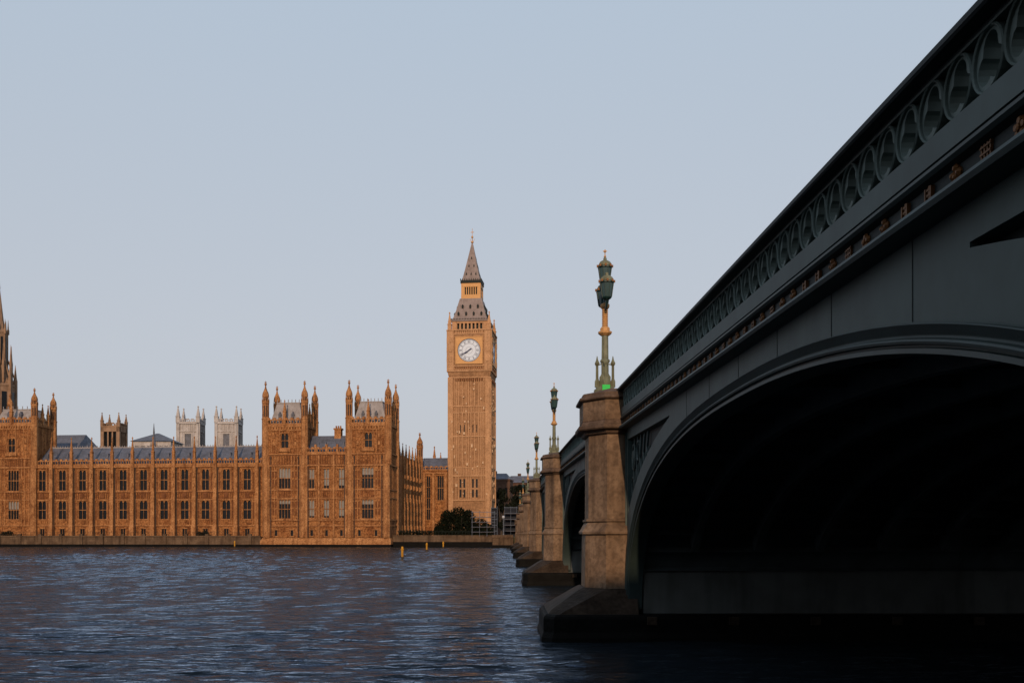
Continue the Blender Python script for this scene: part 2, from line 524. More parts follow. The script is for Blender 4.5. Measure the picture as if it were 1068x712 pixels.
while y < ENDS[-1] - 1:
    if all(abs(y - p) > 1.9 for p in PIERS):
        loc = (3.865, y, 7.07 + camber(y))
        k = (0, 1, 2, 3, 3, 2)[idx % 6]
        if nb < 100:
            if k >= len(protos) or protos[k] is None:
                while len(protos) <= k: protos.append(None)
                protos[k] = boss(k).build('gilded_boss', M['gold'], bridge, loc)
            else:
                c = protos[k].copy(); COL.objects.link(c); c.location = loc
            nb += 1
        else:
            src = boss(k)
            late[0].add([(vx + loc[0], vy + loc[1], vz + loc[2]) for vx, vy, vz in src.v], src.f)
        idx += 1
    y += BAY
tag(late[0].build('gilded_bosses_beyond', M['gold'], bridge), kind='stuff')

# spandrel walls, mouldings, soffits
def spandrel(si):
    y0, y1 = SPANS[si]
    yc, a = (y0 + y1) / 2, (y1 - y0) / 2
    cc = camber(yc)
    peak = 6.15 + cc + (0.27 if si == 0 else 0.06)
    b = peak - SPRING
    A, B = a + 1.8, b + 0.50
    N = 130 if si < 2 else 70
    # spacing finer near the springings
    yy = [yc - a * math.copysign(abs(math.cos(PI * i / N)) ** 0.9, math.cos(PI * i / N)) for i in range(N + 1)]
    wl_ = MB(); recs = {-1: MB(), 1: MB()}
    top = lambda y: 6.87 + camber(y)
    rtop = lambda y: 6.52 + camber(y)
    rbot = lambda y: arch_z(y, yc, A, B)
    isrec = lambda y: (abs(y - yc) < a - 0.15) and rbot(y) < rtop(y) - 0.01
    D = BX + 0.22
    for i in range(N):
        ya, yb = yy[i], yy[i + 1]
        ea, eb = arch_z(ya, yc, a, b), arch_z(yb, yc, a, b)
        if isrec(ya) and isrec(yb):
            ra, rb = rbot(ya), rbot(yb)
            wl_.add([(BX, ya, ea), (BX, yb, eb), (BX, yb, rb), (BX, ya, ra)], [(0, 3, 2, 1)])
            wl_.add([(BX, ya, rtop(ya)), (BX, yb, rtop(yb)), (BX, yb, top(yb)), (BX, ya, top(ya))], [(0, 3, 2, 1)])
            recs[-1 if ya < yc else 1].add([(D, ya, ra), (D, yb, rb), (D, yb, rtop(yb)), (D, ya, rtop(ya))], [(0, 3, 2, 1)])
            # reveals
            wl_.add([(BX, ya, ra), (BX, yb, rb), (D, yb, rb), (D, ya, ra)], [(0, 1, 2, 3)])
            wl_.add([(BX, ya, rtop(ya)), (BX, yb, rtop(yb)), (D, yb, rtop(yb)), (D, ya, rtop(ya))], [(0, 3, 2, 1)])
        else:
            wl_.add([(BX, ya, ea), (BX, yb, eb), (BX, yb, top(yb)), (BX, ya, top(ya))], [(0, 3, 2, 1)])
            for q, nq, other in ((ya, yb, 1), (yb, ya, -1)):
                if isrec(q):
                    wl_.add([(BX, q, rbot(q)), (D, q, rbot(q)), (D, q, rtop(q)), (BX, q, rtop(q))], [(0, 1, 2, 3)])
    # wall carried on over the pier
    for q0, q1 in ((y0 - HW, y0), (y1, y1 + HW)):
        wl_.box(BX, BX + 0.4, q0, q1, 0.86, 6.87 + min(camber(q0), camber(q1)))
    # raised frame along the recess (flat band) is the wall itself; pilaster strip beside the pier
    for q in (y0 + 0.02, y1 - 0.26):
        wl_.box(BX - 0.05, BX, q - 0.35 if q < yc else q + 0.28, q - 0.1 if q < yc else q + 0.55, 1.0, 6.85 + camber(q))
    w_ = wl_.build('spandrel_wall', M['iron'], bridge)
    for rec in recs.values():
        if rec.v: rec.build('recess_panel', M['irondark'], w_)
    # tracery in the spandrel recess: a shield, a ring and curved ribs
    if si < 3:
        for sgn in (-1, 1):
            trac = MB()
            ye = yc + sgn * (a - 0.15)
            for k in range(1, 6):
                q = ye - sgn * (0.75 * k)
                if not isrec(q): continue
                zb, zt = rbot(q), rtop(q)
                if zt - zb < 0.15: continue
                trac.tube((D - 0.07, q, zb), (D - 0.07, q + sgn * 0.28, (zb + zt) / 2), 0.035)
                trac.tube((D - 0.07, q + sgn * 0.28, (zb + zt) / 2), (D - 0.07, q, zt), 0.035)
                trac.tube((D - 0.07, q, zb), (D - 0.07, q - sgn * 0.28, (zb + zt) / 2), 0.03)
            for (dy, dz, r) in ((0.62, -0.62, 0.40), (1.75, -0.5, 0.3), (0.5, -1.55, 0.3)):
                cy, cz = ye - sgn * dy, rtop(ye) + dz
                if cz - r < rbot(cy): continue
                for kk in range(16):
                    t0, t1 = 2 * PI * kk / 16, 2 * PI * (kk + 1) / 16
                    trac.tube((D - 0.09, cy + r * math.cos(t0), cz + r * math.sin(t0)), (D - 0.09, cy + r * math.cos(t1), cz + r * math.sin(t1)), 0.035, 5)
            cy, cz = ye - sgn * 0.62, rtop(ye) - 0.62
            trac.loft([[(x, cy + u * q, cz + v * q) for u, v in ((-0.2, 0.22), (0.2, 0.22), (0.2, -0.02), (0, -0.27), (-0.2, -0.02))] for x, q in ((D, 1), (D - 0.1, 1), (D - 0.13, 0.8))])
            trac.build('spandrel_tracery', M['iron'], w_)
    # panel joints in the face
    jn = MB()
    q = yc - a + 2.0
    while q < yc + a - 2:
        za, zb = arch_z(q, yc, a, b) + 0.02, 6.86 + camber(q)
        if zb - za > 0.1 and si < 3 and abs(q - yc) < a * 0.62 and not isrec(q):
            jn.box(BX - 0.006, BX, q - 0.008, q + 0.008, za, zb)
        q += 2.46
    if jn.v: jn.build('panel_joint', M['irondark'], w_)
    # moulded arch ring: (inset from the extrados, X)
    prof = [(0.0, BX + 0.02), (0.0, BX - 0.075), (0.012, BX - 0.085), (0.105, BX + 0.005), (0.115, BX + 0.01), (0.135, BX - 0.0), (0.15, BX - 0.045), (0.17, BX - 0.058), (0.195, BX - 0.045),
            (0.205, BX + 0.02), (0.225, BX + 0.025), (0.235, BX - 0.01), (0.285, BX - 0.01), (0.295, BX + 0.03), (0.295, BX + 0.45), (0.12, BX + 0.47), (0.02, BX + 0.47)]
    ring = MB()
    n = 150 if si < 2 else 70
    base = arch_pts(yc, a, b, n)
    loops = []
    for i, (py, pz) in enumerate(base):
        p0 = base[max(0, i - 1)]; p1 = base[min(n, i + 1)]
        ty, tz = p1[0] - p0[0], p1[1] - p0[1]
        ln = math.hypot(ty, tz)
        ny, nz = tz / ln, -ty / ln
        if i == 0: ny, nz = 1, 0
        if i == n: ny, nz = -1, 0
        loops.append([(x, py + ny * ins, pz + nz * ins) for ins, x in prof])
    ring.loft(loops)
    ring.build('arch_moulding', M['moulding'], bridge)
    # soffit: ribs and plates between the two faces
    def profile_at(ins):
        out = []
        for i, (py, pz) in enumerate(base):
            p0 = base[max(0, i - 1)]; p1 = base[min(n, i + 1)]
            ty, tz = p1[0] - p0[0], p1[1] - p0[1]
            ln = math.hypot(ty, tz)
            ny, nz = (tz / ln, -ty / ln) if 0 < i < n else ((1, 0) if i == 0 else (-1, 0))
            out.append((py + ny * ins, pz + nz * ins))
        return out
    inner, outer = profile_at(0.30), profile_at(-0.12)
    sf = MB()
    sf.loft([[(BX + 0.02, py, pz) for py, pz in outer], [(BW, py, pz) for py, pz in outer]], closed=False, cap0=False, cap1=False)
    sfo = sf.build('arch_soffit', M['soffit'], bridge)
    rb = MB()
    nr = 13
    for k in range(nr):
        x = BX + 1.9 + (BW - BX - 2.4) * k / (nr - 1)
        rb.loft([[(x, o[0], o[1]), (x, i_[0], i_[1]), (x + 0.22, i_[0], i_[1]), (x + 0.22, o[0], o[1])] for o, i_ in zip(outer, inner) if i_[1] > 2.9])
    for j in range(8, n - 7, 6 if si < 2 else 3):
        (oy, oz), (iy, iz) = outer[j], profile_at(0.1)[j]
        rb.loft([[(x, oy - 0.05, oz), (x, iy - 0.05, iz), (x, iy + 0.05, iz), (x, oy + 0.05, oz)] for x in (BX + 0.48, BW)])
    rb.build('arch_rib', M['soffit'], sfo)
    # riveted plating at each springing
    for sgn in (-1, 1):
        pl = MB(); rv = MB()
        ye = yc + sgn * (a - 0.28)
        yb0, yb1 = (ye, ye + 0.4) if sgn > 0 else (ye - 0.4, ye)
        pl.box(BX + 0.5, BW - 0.4, yb0, yb1, 0.87, 2.2)
        pl.box(BX + 0.5, BW - 0.4, yb0 - (0.03 if sgn > 0 else -0.03), yb1, 2.2, 2.28)
        up = MB(); up.box(BX + 0.5, BW - 0.4, yb0 + 0.1 if sgn > 0 else yb0, yb1 if sgn > 0 else yb1 - 0.1, 2.282, 3.3)
        up.build('upper_plate', M['soffit'], bridge)  # darker iron above the seam: its dimness is put into the colour
        if si < 1 and sgn > 0:
            for k in range(13):
                for xx in (0.9, 1.05, 2.4, 2.55):
                    for zz in (1.05, 1.25, 1.45, 1.65, 1.85):
                        x = BX + 0.4 + xx + k * 2.2
                        if x < BW - 1: rv.box(x - 0.02, x + 0.02, ye - 0.015, ye, zz - 0.02, zz + 0.02)
        po = pl.build('springing_plate', M['plate'], bridge)  # lighter grey below the seam, light at the foot put into colour
        if rv.v: rv.build('rivets', M['plate'], po)
for si in range(7):
    spandrel(si)

# piers
def octo(dd, yp, z, xr=4.35):
    h = HW - 0.1
    return [(xr, yp - h - dd, z), (3.36 - 0.414 * dd, yp - h - dd, z), (2.81 - dd, yp - h / 2 - 0.414 * dd, z), (2.81 - dd, yp + h / 2 + 0.414 * dd, z), (3.36 - 0.414 * dd, yp + h + dd, z), (xr, yp + h + dd, z)]
def pier(yp):
    c = camber(yp)
    core = MB(); core.box(BX + 0.4, BW, yp - HW + 0.02, yp + HW - 0.02, 0.8, 6.9 + c)
    po = core.build('pier', M['soffit'], bridge)
    sh = MB()
    sh.loft([octo(dd, yp, z) for z, dd in ((1.3, 0.13), (1.7, 0.12), (3.43, 0.10))])
    sh.loft([octo(dd, yp, z) for z, dd in ((3.432, 0.20), (3.50, 0.21), (3.60, 0.14), (3.80, 0.03), (3.815, 0.0), (3.84, 0.0), (3.85, 0.07), (3.92, 0.075), (3.935, 0.0))])
    sh.loft([octo(dd, yp, z) for z, dd in ((3.937, 0.0), (6.66 + c, -0.015))])
    sh.loft([octo(dd, yp, z + c) for z, dd in ((7.135, 0.18), (7.77, 0.18))])
    sh.build('shaft', M['granite'], po)
    cp = MB()
    cp.loft([octo(dd, yp, z + c) for z, dd in ((6.662, 0.02), (6.70, 0.09), (6.77, 0.13), (6.82, 0.30), (6.86, 0.33), (6.95, 0.33), (6.99, 0.24), (7.04, 0.23), (7.10, 0.19), (7.133, 0.20))])
    cp.loft([octo(dd, yp, z + c) for z, dd in ((7.772, 0.19), (7.80, 0.28), (7.84, 0.31), (7.90, 0.29), (7.93, 0.20), (8.02, 0.19), (8.05, 0.14), (8.14, -0.25), (8.20, -0.36))])
    cp.build('cap', M['capgranite'], po)
    ph = MB()
    def foot(e, z, k=0.32):
        x0, x1, y0, y1 = 1.26 + e, BW + 2.6 - e, yp - 2.35 + e, yp + 2.35 - e
        return [(x0 + k, y0, z), (x1 - k, y0, z), (x1, y0 + k, z), (x1, y1 - k, z), (x1 - k, y1, z), (x0 + k, y1, z), (x0, y1 - k, z), (x0, y0 + k, z)]
    ph.loft([foot(-0.10, -1.5), foot(-0.06, 0.12), foot(0.0, 0.3), foot(0.0, 0.72), foot(0.03, 0.80), foot(0.10, 0.86)])
    hp = MB()
    hp.loft([[(4.3, yp - q, z), (xb + kk, yp - q, z), (xb, yp - q + kk, z), (xb, yp + q - kk, z), (xb + kk, yp + q, z), (4.3, yp + q, z)] for z, xb, q, kk in ((0.862, 1.42, 2.22, 0.35), (1.0, 1.56, 2.15, 0.45), (1.58, 2.46, 1.74, 0.72), (1.66, 2.62, 1.66, 0.72))])
    hp.build('plinth_slope', M['mud'], po)
    if yp < 80:
        fb = MB(); fb.box(0, 0.30, -0.118, 0, 0.55, 0.80)
        f0 = fb.build('fender_block', M['mud'], po, (BX + 0.55, yp - 2.352, 0))
        for k in range(1, 10):
            c_ = f0.copy(); COL.objects.link(c_); c_.location = (BX + 0.55 + 2.6 * k, yp - 2.352, 0)
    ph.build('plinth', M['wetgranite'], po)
for yp in PIERS:
    pier(yp)
# abutments at both banks
for yp, e in ((1.4, -14), (254.0, 16)):
    ab = MB()
    ya, yb = (yp + e, yp + HW - 0.03) if e < 0 else (yp - HW + 0.03, yp + e)
    ab.box(BX + 0.01, BW, ya, yb, -1.5, 6.85 + min(camber(ya), camber(yb)))
    ao = ab.build('abutment', M['granite'], bridge)
    sh = MB(); c = camber(yp)
    sh.loft([octo(dd, yp, z) for z, dd in ((-1.0, 0.5), (1.3, 0.3), (1.7, 0.12), (3.43, 0.12), (3.6, 0.12), (3.9, 0.0), (6.66 + c, 0.0), (6.8 + c, 0.25), (6.95 + c, 0.33), (7.13 + c, 0.18), (7.77 + c, 0.18), (7.84 + c, 0.31), (7.93 + c, 0.2), (8.2 + c, -0.36))])
    sh.build('shaft', M['granite'], ao)

# ------------------------------------------------------------------ bridge lamps
def lantern(parent, x, y, z, s=1.0):
    bd = MB()
    bd.lathe(x, y, [(0.05, 0.0), (0.11, 0.03), (0.16, 0.07), (0.175, 0.10)], 8, z0=z)
    for k in range(8):
        a = PI / 8 + k * PI / 4
        bd.tube((x + 0.17 * math.cos(a), y + 0.17 * math.sin(a), z + 0.1), (x + 0.235 * math.cos(a), y + 0.235 * math.sin(a), z + 0.55), 0.016, 4)
    bd.lathe(x, y, [(0.24, 0.55), (0.26, 0.57), (0.26, 0.60), (0.245, 0.62)], 8, z0=z)
    o = bd.build('lantern', M['lampdark'], parent)
    gl = MB(); gl.lathe(x, y, [(0.155, 0.1), (0.222, 0.55)], 8, z0=z)
    gl.build('glass', M['lampglass'], o)
    cp = MB(); cp.lathe(x, y, [(0.245, 0.622), (0.235, 0.68), (0.19, 0.76), (0.10, 0.82), (0.06, 0.83), (0.06, 0.90), (0.03, 0.93)], 8, z0=z)
    cp.build('hood', M['lampiron'], o)
    cr = MB()
    for k in range(8):
        a = k * PI / 4
        cr.box(x + 0.25 * math.cos(a) - 0.03, x + 0.25 * math.cos(a) + 0.03, y + 0.25 * math.sin(a) - 0.03, y + 0.25 * math.sin(a) + 0.03, z + 0.59, z + 0.67)
    cr.build('cresting', M['gold'], o)
    return o
def make_lamp(loc, label, sign):
    t = thing('lamp_post', label, 'lamp post', loc, 0, 'lamp posts on the bridge piers')
    b = MB()
    b.lathe(0, 0, [(0.40, 0.0), (0.40, 0.10), (0.33, 0.14), (0.33, 0.20)], 8)
    b.build('base', M['lampiron'], t)
    c = MB()
    c.lathe(0, 0, [(0.20, 0.2), (0.20, 0.55), (0.16, 0.6), (0.13, 0.66), (0.13, 1.02), (0.17, 1.06), (0.17, 1.12), (0.125, 1.16), (0.115, 1.95), (0.15, 1.99)], 8)
    c.build('column', M['lampiron'], t)
    for k in range(4):
        a = k * PI / 2
        x, y = 0.27 * math.cos(a), 0.27 * math.sin(a)
        q = MB()
        q.lathe(x, y, [(0.09, 0.2), (0.09, 0.40), (0.06, 0.46), (0.052, 0.5), (0.048, 0.92), (0.085, 0.98), (0.09, 1.02), (0.06, 1.08), (0.035, 1.14), (0.012, 1.26)], 6)
        q.tube((x, y, 0.95), (x * 0.3, y * 0.3, 1.0), 0.02, 5)
        q.build('small_column', M['lampiron'], t)
    q = MB()
    q.lathe(0, 0, [(0.14, 1.952), (0.24, 2.03), (0.25, 2.08), (0.17, 2.12), (0.17, 2.2), (0.12, 2.26)], 8)
    q.build('capital', M['gilt'], t)
    q = MB()
    pr = [(0.115, 2.262)]
    for i in range(9):
        pr += [(0.09, 2.28 + i * 0.07), (0.115, 2.31 + i * 0.07)]
    pr += [(0.16, 2.93), (0.16, 3.02), (0.08, 3.06)]
    q.lathe(0, 0, pr, 8)
    q.build('ornate_stem', M['gilt'], t)
    q = MB()
    q.lathe(0, 0, [(0.07, 3.0), (0.055, 3.75), (0.09, 3.82)], 8)
    for s in (-1, 1):
        pts = [(0, 0, 2.95), (0, s * 0.28, 2.80), (0, s * 0.50, 2.86), (0, s * 0.62, 3.04)]
        for p0, p1 in zip(pts, pts[1:]):
            q.tube(p0, p1, 0.04)
        q.tube((0, s * 0.1, 3.1), (0, s * 0.55, 3.02), 0.025)
    q.build('arm', M['lampdark'], t)
    for s in (-1, 1):
        lantern(t, 0, s * 0.62, 3.03)
    o = lantern(t, 0, 0, 3.70)
    f = MB()
    f.lathe(0, 0, [(0.02, 4.62), (0.05, 4.66), (0.02, 4.70), (0.015, 4.78), (0.05, 4.83), (0.012, 4.90)], 6)
    f.box(-0.07, 0.07, -0.012, 0.012, 4.83, 4.855)
    f.build('finial', M['gilt'], t)
    if sign:
        g_ = MB(); g_.box(-0.13, 0.13, -0.43, -0.405, 0.02, 0.23)
        tag(g_.build('sign_plate', M['green'], t), 'small bright green plate at the foot of the lamp')
    return t
lamp_labels = ['nearest bridge lamp post with a bright green plate at its foot', 'second lamp post along the bridge, its pier left of the second arch',
               'third lamp post along the bridge, rising clear against the sky', 'fourth lamp post along the bridge, low beside the dark trees',
               'fifth lamp post along the bridge, tiny between the farther piers', 'sixth lamp post along the bridge, on the pier next to the far bank']
for i, yp in enumerate(PIERS):
    make_lamp((3.44, yp, 8.2 + camber(yp)), lamp_labels[i], i == 0)

# ------------------------------------------------------------------ gothic building kit (local frame: x right, y into the building)
def frameM(x, y, rz):
    return Matrix.Translation((x, y, 0)) @ Matrix.Rotation(rz, 4, 'Z')

def wall_sheet(mb, x0, x1, z0, z1, y, openings, depth=0.5):
    """a wall face towards -y with rectangular openings (xa, xb, za, zb) and their reveals"""
    xs = sorted({x0, x1, *[o[0] for o in openings], *[o[1] for o in openings]})
    zs = sorted({z0, z1, *[o[2] for o in openings], *[o[3] for o in openings]})
    for i in range(len(xs) - 1):
        for j in range(len(zs) - 1):
            cx, cz = (xs[i] + xs[i + 1]) / 2, (zs[j] + zs[j + 1]) / 2
            if any(o[0] < cx < o[1] and o[2] < cz < o[3] for o in openings):
                continue
            mb.add([(xs[i], y, zs[j]), (xs[i + 1], y, zs[j]), (xs[i + 1], y, zs[j + 1]), (xs[i], y, zs[j + 1])], [(0, 1, 2, 3)])
    for xa, xb, za, zb in openings:
        e = y + depth
        mb.add([(xa, y, za), (xb, y, za), (xb, y, zb), (xa, y, zb), (xa, e, za), (xb, e, za), (xb, e, zb), (xa, e, zb)],
               [(0, 4, 5, 1), (1, 5, 6, 2), (2, 6, 7, 3), (3, 7, 4, 0), (4, 7, 6, 5)])

WIN = {}
def window(parent, x, y, z, wd, ht, lights=2, transom=1, blind=0.0, head=True):
    """stone mullions and tracery with a pane behind; x is the centre, z the sill"""
    key = (wd, ht, lights, transom, blind, head)
    if key in WIN:
        return copy_tree(WIN[key], parent, (x, y, z))
    m = MB(); h = wd / 2; t = 0.10
    m.box(-h, -h + t, 0.08, 0.38, 0, ht); m.box(h - t, h, 0.08, 0.38, 0, ht)
    for k in range(1, lights):
        q = -h + wd * k / lights
        m.box(q - 0.05, q + 0.05, 0.16, 0.38, 0, ht)
    for k in range(1, transom + 1):
        q = ht * k / (transom + 1)
        m.box(-h + t, h - t, 0.12, 0.34, q - 0.08, q + 0.08)
    if head:                                      # cusped heads of the lights
        lw = wd / lights
        for k in range(lights):
            xc = -h + lw * (k + 0.5)
            for s in (-1, 1):
                m.loft([[(xc + s * lw * 0.5, yy, ht), (xc, yy, ht), (xc + s * lw * 0.28, yy, ht - 0.2), (xc + s * lw * 0.5, yy, ht - 0.75)] for yy in (0.14, 0.32)])
    m.box(-h - 0.22, h + 0.22, -0.16, 0.06, -0.26, -0.002)
    m.box(-h - 0.2, h + 0.2, -0.14, 0.06, ht + 0.002, ht + 0.2)
    o = m.build('window', M['trim'], parent, (x, y, z))
    g_ = MB(); g_.box(-h + 0.02, h - 0.02, 0.40, 0.46, 0.02, ht - 0.02)
    g_.build('pane', M['glass'], o)
    if blind > 0:
        b_ = MB(); b_.box(-h + 0.15, h - 0.15, 0.375, 0.396, ht * (1 - blind), ht - 0.1)
        b_.build('blind', M['blind'], o)
    WIN[key] = o
    return o

def battlement(mb, x0, x1, y0, y1, z0, z1, step=1.0):
    """pierced parapet: a low course, posts, a coping broken by merlons"""
    h = z1 - z0
    mb.box(x0, x1, y0, y1, z0, z0 + 0.28 * h)
    n = max(2, round((x1 - x0) / step))
    for i in range(n):
        a = x0 + (x1 - x0) * i / n
        b = x0 + (x1 - x0) * (i + 1) / n
        mb.box(a + 0.02, a + (b - a) * 0.30, y0 + 0.05, y1 - 0.05, z0 + 0.28 * h, z0 + 0.66 * h)
        top = z1 if i % 2 == 0 else z0 + 0.8 * h
        mb.box(a + 0.01, b - 0.01, y0 - 0.03, y1 + 0.03, z0 + 0.66 * h, top)

def arcade(mb, x0, x1, z0, z1, y, step=0.5, proud=0.12):
    """band of blind tracery: fins between two courses"""
    mb.box(x0, x1, y - proud, y, z0, z0 + 0.14)
    mb.box(x0, x1, y - proud, y, z1 - 0.14, z1)
    n = max(2, round((x1 - x0) / step))
    for i in range(n + 1):
        q = x0 + (x1 - x0) * i / n
        mb.box(max(x0, q - 0.075), min(x1, q + 0.075), y - proud * 0.85, y, z0 + 0.14, z1 - 0.14)

def ribs(mb, xs, z0, z1, y, wd=0.16, proud=0.13):
    for q in xs:
        mb.box(q - wd / 2, q + wd / 2, y - proud, y, z0, z1)

def pinnacle_mb(w_, z0, z1, zt, x=0, y=0):
    """square shaft z0..z1 of width w_, crocketed spirelet to zt"""
    mb = MB(); r = w_ / math.sqrt(2); H = zt - z1
    mb.lathe(x, y, [(r, z0), (r, z1 - 0.05), (r * 1.25, z1), (r * 1.25, z1 + 0.12), (r * 0.8, z1 + 0.25), (r * 0.62, z1 + H * 0.35), (r * 0.30, z1 + H * 0.72), (r * 0.16, z1 + H * 0.84), (r * 0.42, z1 + H * 0.88), (r * 0.38, z1 + H * 0.92), (r * 0.06, z1 + H)], 4)
    for k in range(4):
        a = k * PI / 2
        mb.tube((x + r * 0.5 * math.cos(a), y + r * 0.5 * math.sin(a), z1), (x + r * 0.62 * math.cos(a), y + r * 0.62 * math.sin(a), z1 + H * 0.28), 0.08, 4)
    return mb

def turret(parent, x, y, z0, zp, zt, r, m=None, name='turret'):
    """octagonal corner turret: shaft, panelled belvedere above the parapet level zp, ogee cap and finial to zt"""
    m = m or M['trim']; mb = MB(); H = zt - zp
    mb.lathe(x, y, [(r, z0), (r, zp), (r * 1.1, zp + 0.15), (r * 1.1, zp + 0.4), (r * 0.84, zp + 0.5), (r * 0.84, zp + H * 0.40), (r * 1.0, zp + H * 0.42), (r * 1.0, zp + H * 0.455), (r * 0.74, zp + H * 0.475), (r * 0.66, zp + H * 0.56)], 8)
    for k in range(8):
        a = PI / 8 + k * PI / 4
        mb.tube((x + r * 0.86 * math.cos(a), y + r * 0.86 * math.sin(a), zp + 0.4), (x + r * 0.86 * math.cos(a), y + r * 0.86 * math.sin(a), zp + H * 0.47), 0.10, 4)
        mb.lathe(x + r * 0.9 * math.cos(a), y + r * 0.9 * math.sin(a), [(0.13, zp + H * 0.45), (0.13, zp + H * 0.5), (0.02, zp + H * 0.6)], 4)
    o = mb.build(name, m, parent)
    dk = MB()
    for k in range(8):
        dk.M = Matrix.Translation((x, y, 0)) @ Matrix.Rotation(k * PI / 4, 4, 'Z')
        dk.box(-0.17, 0.17, -r * 0.80, -r * 0.74, zp + 0.9, zp + H * 0.36)
        dk.box(-0.13, 0.13, -r * 0.68, -r * 0.58, zp + H * 0.485, zp + H * 0.55)
    dk.build('slits', M['darkbrown'], o)
    c = MB()
    c.lathe(x, y, [(r * 0.62, zp + H * 0.562), (r * 0.88, zp + H * 0.585), (r * 0.92, zp + H * 0.63), (r * 0.80, zp + H * 0.69), (r * 0.48, zp + H * 0.755), (r * 0.24, zp + H * 0.82), (r * 0.15, zp + H * 0.88), (r * 0.34, zp + H * 0.905), (r * 0.30, zp + H * 0.93), (r * 0.10, zp + H * 0.95), (r * 0.06, zp + H)], 8)
    c.box(x - r * 0.32, x + r * 0.32, y - 0.06, y + 0.06, zp + H * 0.955, zp + H * 0.972)
    c.build('cap', m, o)
    return o

def buttress_mb(wd, proud, z0, z1):
    m = MB()
    m.box(-wd / 2 - 0.12, wd / 2 + 0.12, -proud - 0.25, 0, z0, z0 + 3.0)
    m.frustum(-wd / 2 - 0.12, wd / 2 + 0.12, -proud - 0.25, 0, z0 + 3.0, -wd / 2, wd / 2, -proud, 0, z0 + 3.5)
    m.box(-wd / 2, wd / 2, -proud, 0, z0 + 3.5, z0 + 11.0)
    m.frustum(-wd / 2, wd / 2, -proud, 0, z0 + 11.0, -wd / 2 + 0.06, wd / 2 - 0.06, -proud + 0.22, 0, z0 + 11.5)
    m.box(-wd / 2 + 0.06, wd / 2 - 0.06, -proud + 0.22, 0, z0 + 11.5, z1)
    for z in (z0 + 5.5, z0 + 8.2, z0 + 14.5, z0 + 17.2):
        if z < z1: m.box(-0.2, 0.2, -proud - 0.09, -proud + 0.23, z - 0.55, z + 0.55)
    return m

# ------------------------------------------------------------------ palace: long river wing
wing = thing('palace_wing', 'long honey coloured gothic wing with two tall rows of windows facing the river', 'building', (PO[0], PO[1], 0), -TH)
WX0, WX1, WY = -103.2, -34.4, 6.0
wins = [-41.26 - 5.99 * k for k in range(11)]
buts = [-38.27 - 5.99 * k for k in range(11)]
ops = []
for x in wins:
    ops += [(x - 1.1, x + 1.1, 15.7, 21.4), (x - 1.2, x + 1.2, 7.7, 12.8), (x - 0.75, x + 0.75, 3.1, 5.0)]
mw = MB()
wall_sheet(mw, WX0, WX1, 2.5, 22.4, WY, ops)
mw.box(WX0, WX1, WY + 0.7, WY + 14, 2.5, 22.3)
mw.build('wall', M['stone'], wing)
tr = MB()
for z, h, p in ((5.75, 0.3, 0.22), (13.0, 0.24, 0.18), (15.25, 0.24, 0.18), (22.05, 0.45, 0.35)):
    tr.box(WX0, WX1, WY - p, WY - 0.002, z, z + h)
for x in wins:
    ribs(tr, [x - 1.55, x + 1.55, x - 2.2, x + 2.2], 6.1, 12.98, WY)
    ribs(tr, [x - 1.45, x + 1.45, x - 2.15, x + 2.15], 15.5, 22.03, WY)
tr.build('string_courses', M['trim'], wing)
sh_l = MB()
for z in (5.62, 12.86, 15.1, 21.86): sh_l.box(WX0, WX1, WY - 0.1, WY - 0.001, z, z + 0.128)  # dark strip under each course: soot and shade put into the colour
sh_l.build('soot_shade_line', M['carved'], wing)
for x in wins:
    bd = MB()
    arcade(bd, x - 2.35, x + 2.35, 13.26, 15.23, WY - 0.004, 0.58, 0.16)
    bd.box(x - 0.5, x + 0.5, WY - 0.24, WY - 0.16, 13.6, 14.9)
    for z in (7.9, 10.2, 15.9, 18.4):
        for q in (-1.85, 1.85):
            bd.box(x + q - 0.2, x + q + 0.2, WY - 0.06, WY - 0.003, z, z + 1.9)
            bd.box(x + q - 0.26, x + q + 0.26, WY - 0.2, WY - 0.003, z + 1.9, z + 2.15)
    bd.build('carved_trim', M['carved'], wing)
pa = MB()
battlement(pa, WX0, WX1, WY - 0.25, WY + 0.15, 22.55, 24.5, 0.75)
pa.build('parapet', M['trim'], wing)
rf = MB()
rf.loft([[(x, WY + 0.8, 22.6), (x, WY + 0.8, 23.4), (x, WY + 6.5, 28.1), (x, WY + 7.5, 28.1), (x, WY + 13.5, 23.4), (x, WY + 13.5, 22.6)] for x in (WX0, WX1)])
rf_o = rf.build('roof', M['slate'], wing)
rr = MB()
rr.box(WX0, WX1, WY + 6.7, WY + 7.3, 28.102, 28.4)
x = WX0 + 0.4
while x < WX1:
    rr.box(x, x + 0.16, WY + 6.9, WY + 7.1, 28.4, 28.8); x += 0.75
rr.build('ridge_cresting', M['lead'], rf_o)
for x in wins:                                    # little roof vents
    dm = MB(); dm.frustum(x - 0.35, x + 0.35, WY + 2.6, WY + 4.0, 25.0, x - 0.08, x + 0.08, WY + 2.9, WY + 4.4, 26.3)
    dm.build('roof_vent', M['slate'], rf_o)
for i, x in enumerate(wins):
    window(wing, x, WY, 15.7, 2.2, 5.7, 2, 1, 0.0)
    window(wing, x, WY, 7.7, 2.4, 5.1, 2, 1, 0.0)
    window(wing, x, WY, 3.1, 1.5, 1.9, 2, 0, 0.0, False)
bp = buttress_mb(1.05, 0.95, 2.6, 24.3).build('buttress', M['trim'], wing, (buts[0], WY, 0))
pn = pinnacle_mb(0.72, 24.302, 26.3, 30.6).build('pinnacle', M['trim'], bp, (0, -0.36, 0))
b_ = MB(); b_.box(0.56, 0.82, -0.26, -0.003, 2.6, 22.0); b_.box(0.5, 0.88, -0.34, -0.003, 21.3, 21.9)  # dark pipe-like strip painting the shadow line right of the buttress
b_.build('shade_strip', M['darkbrown'], bp, (0, 0, 0))
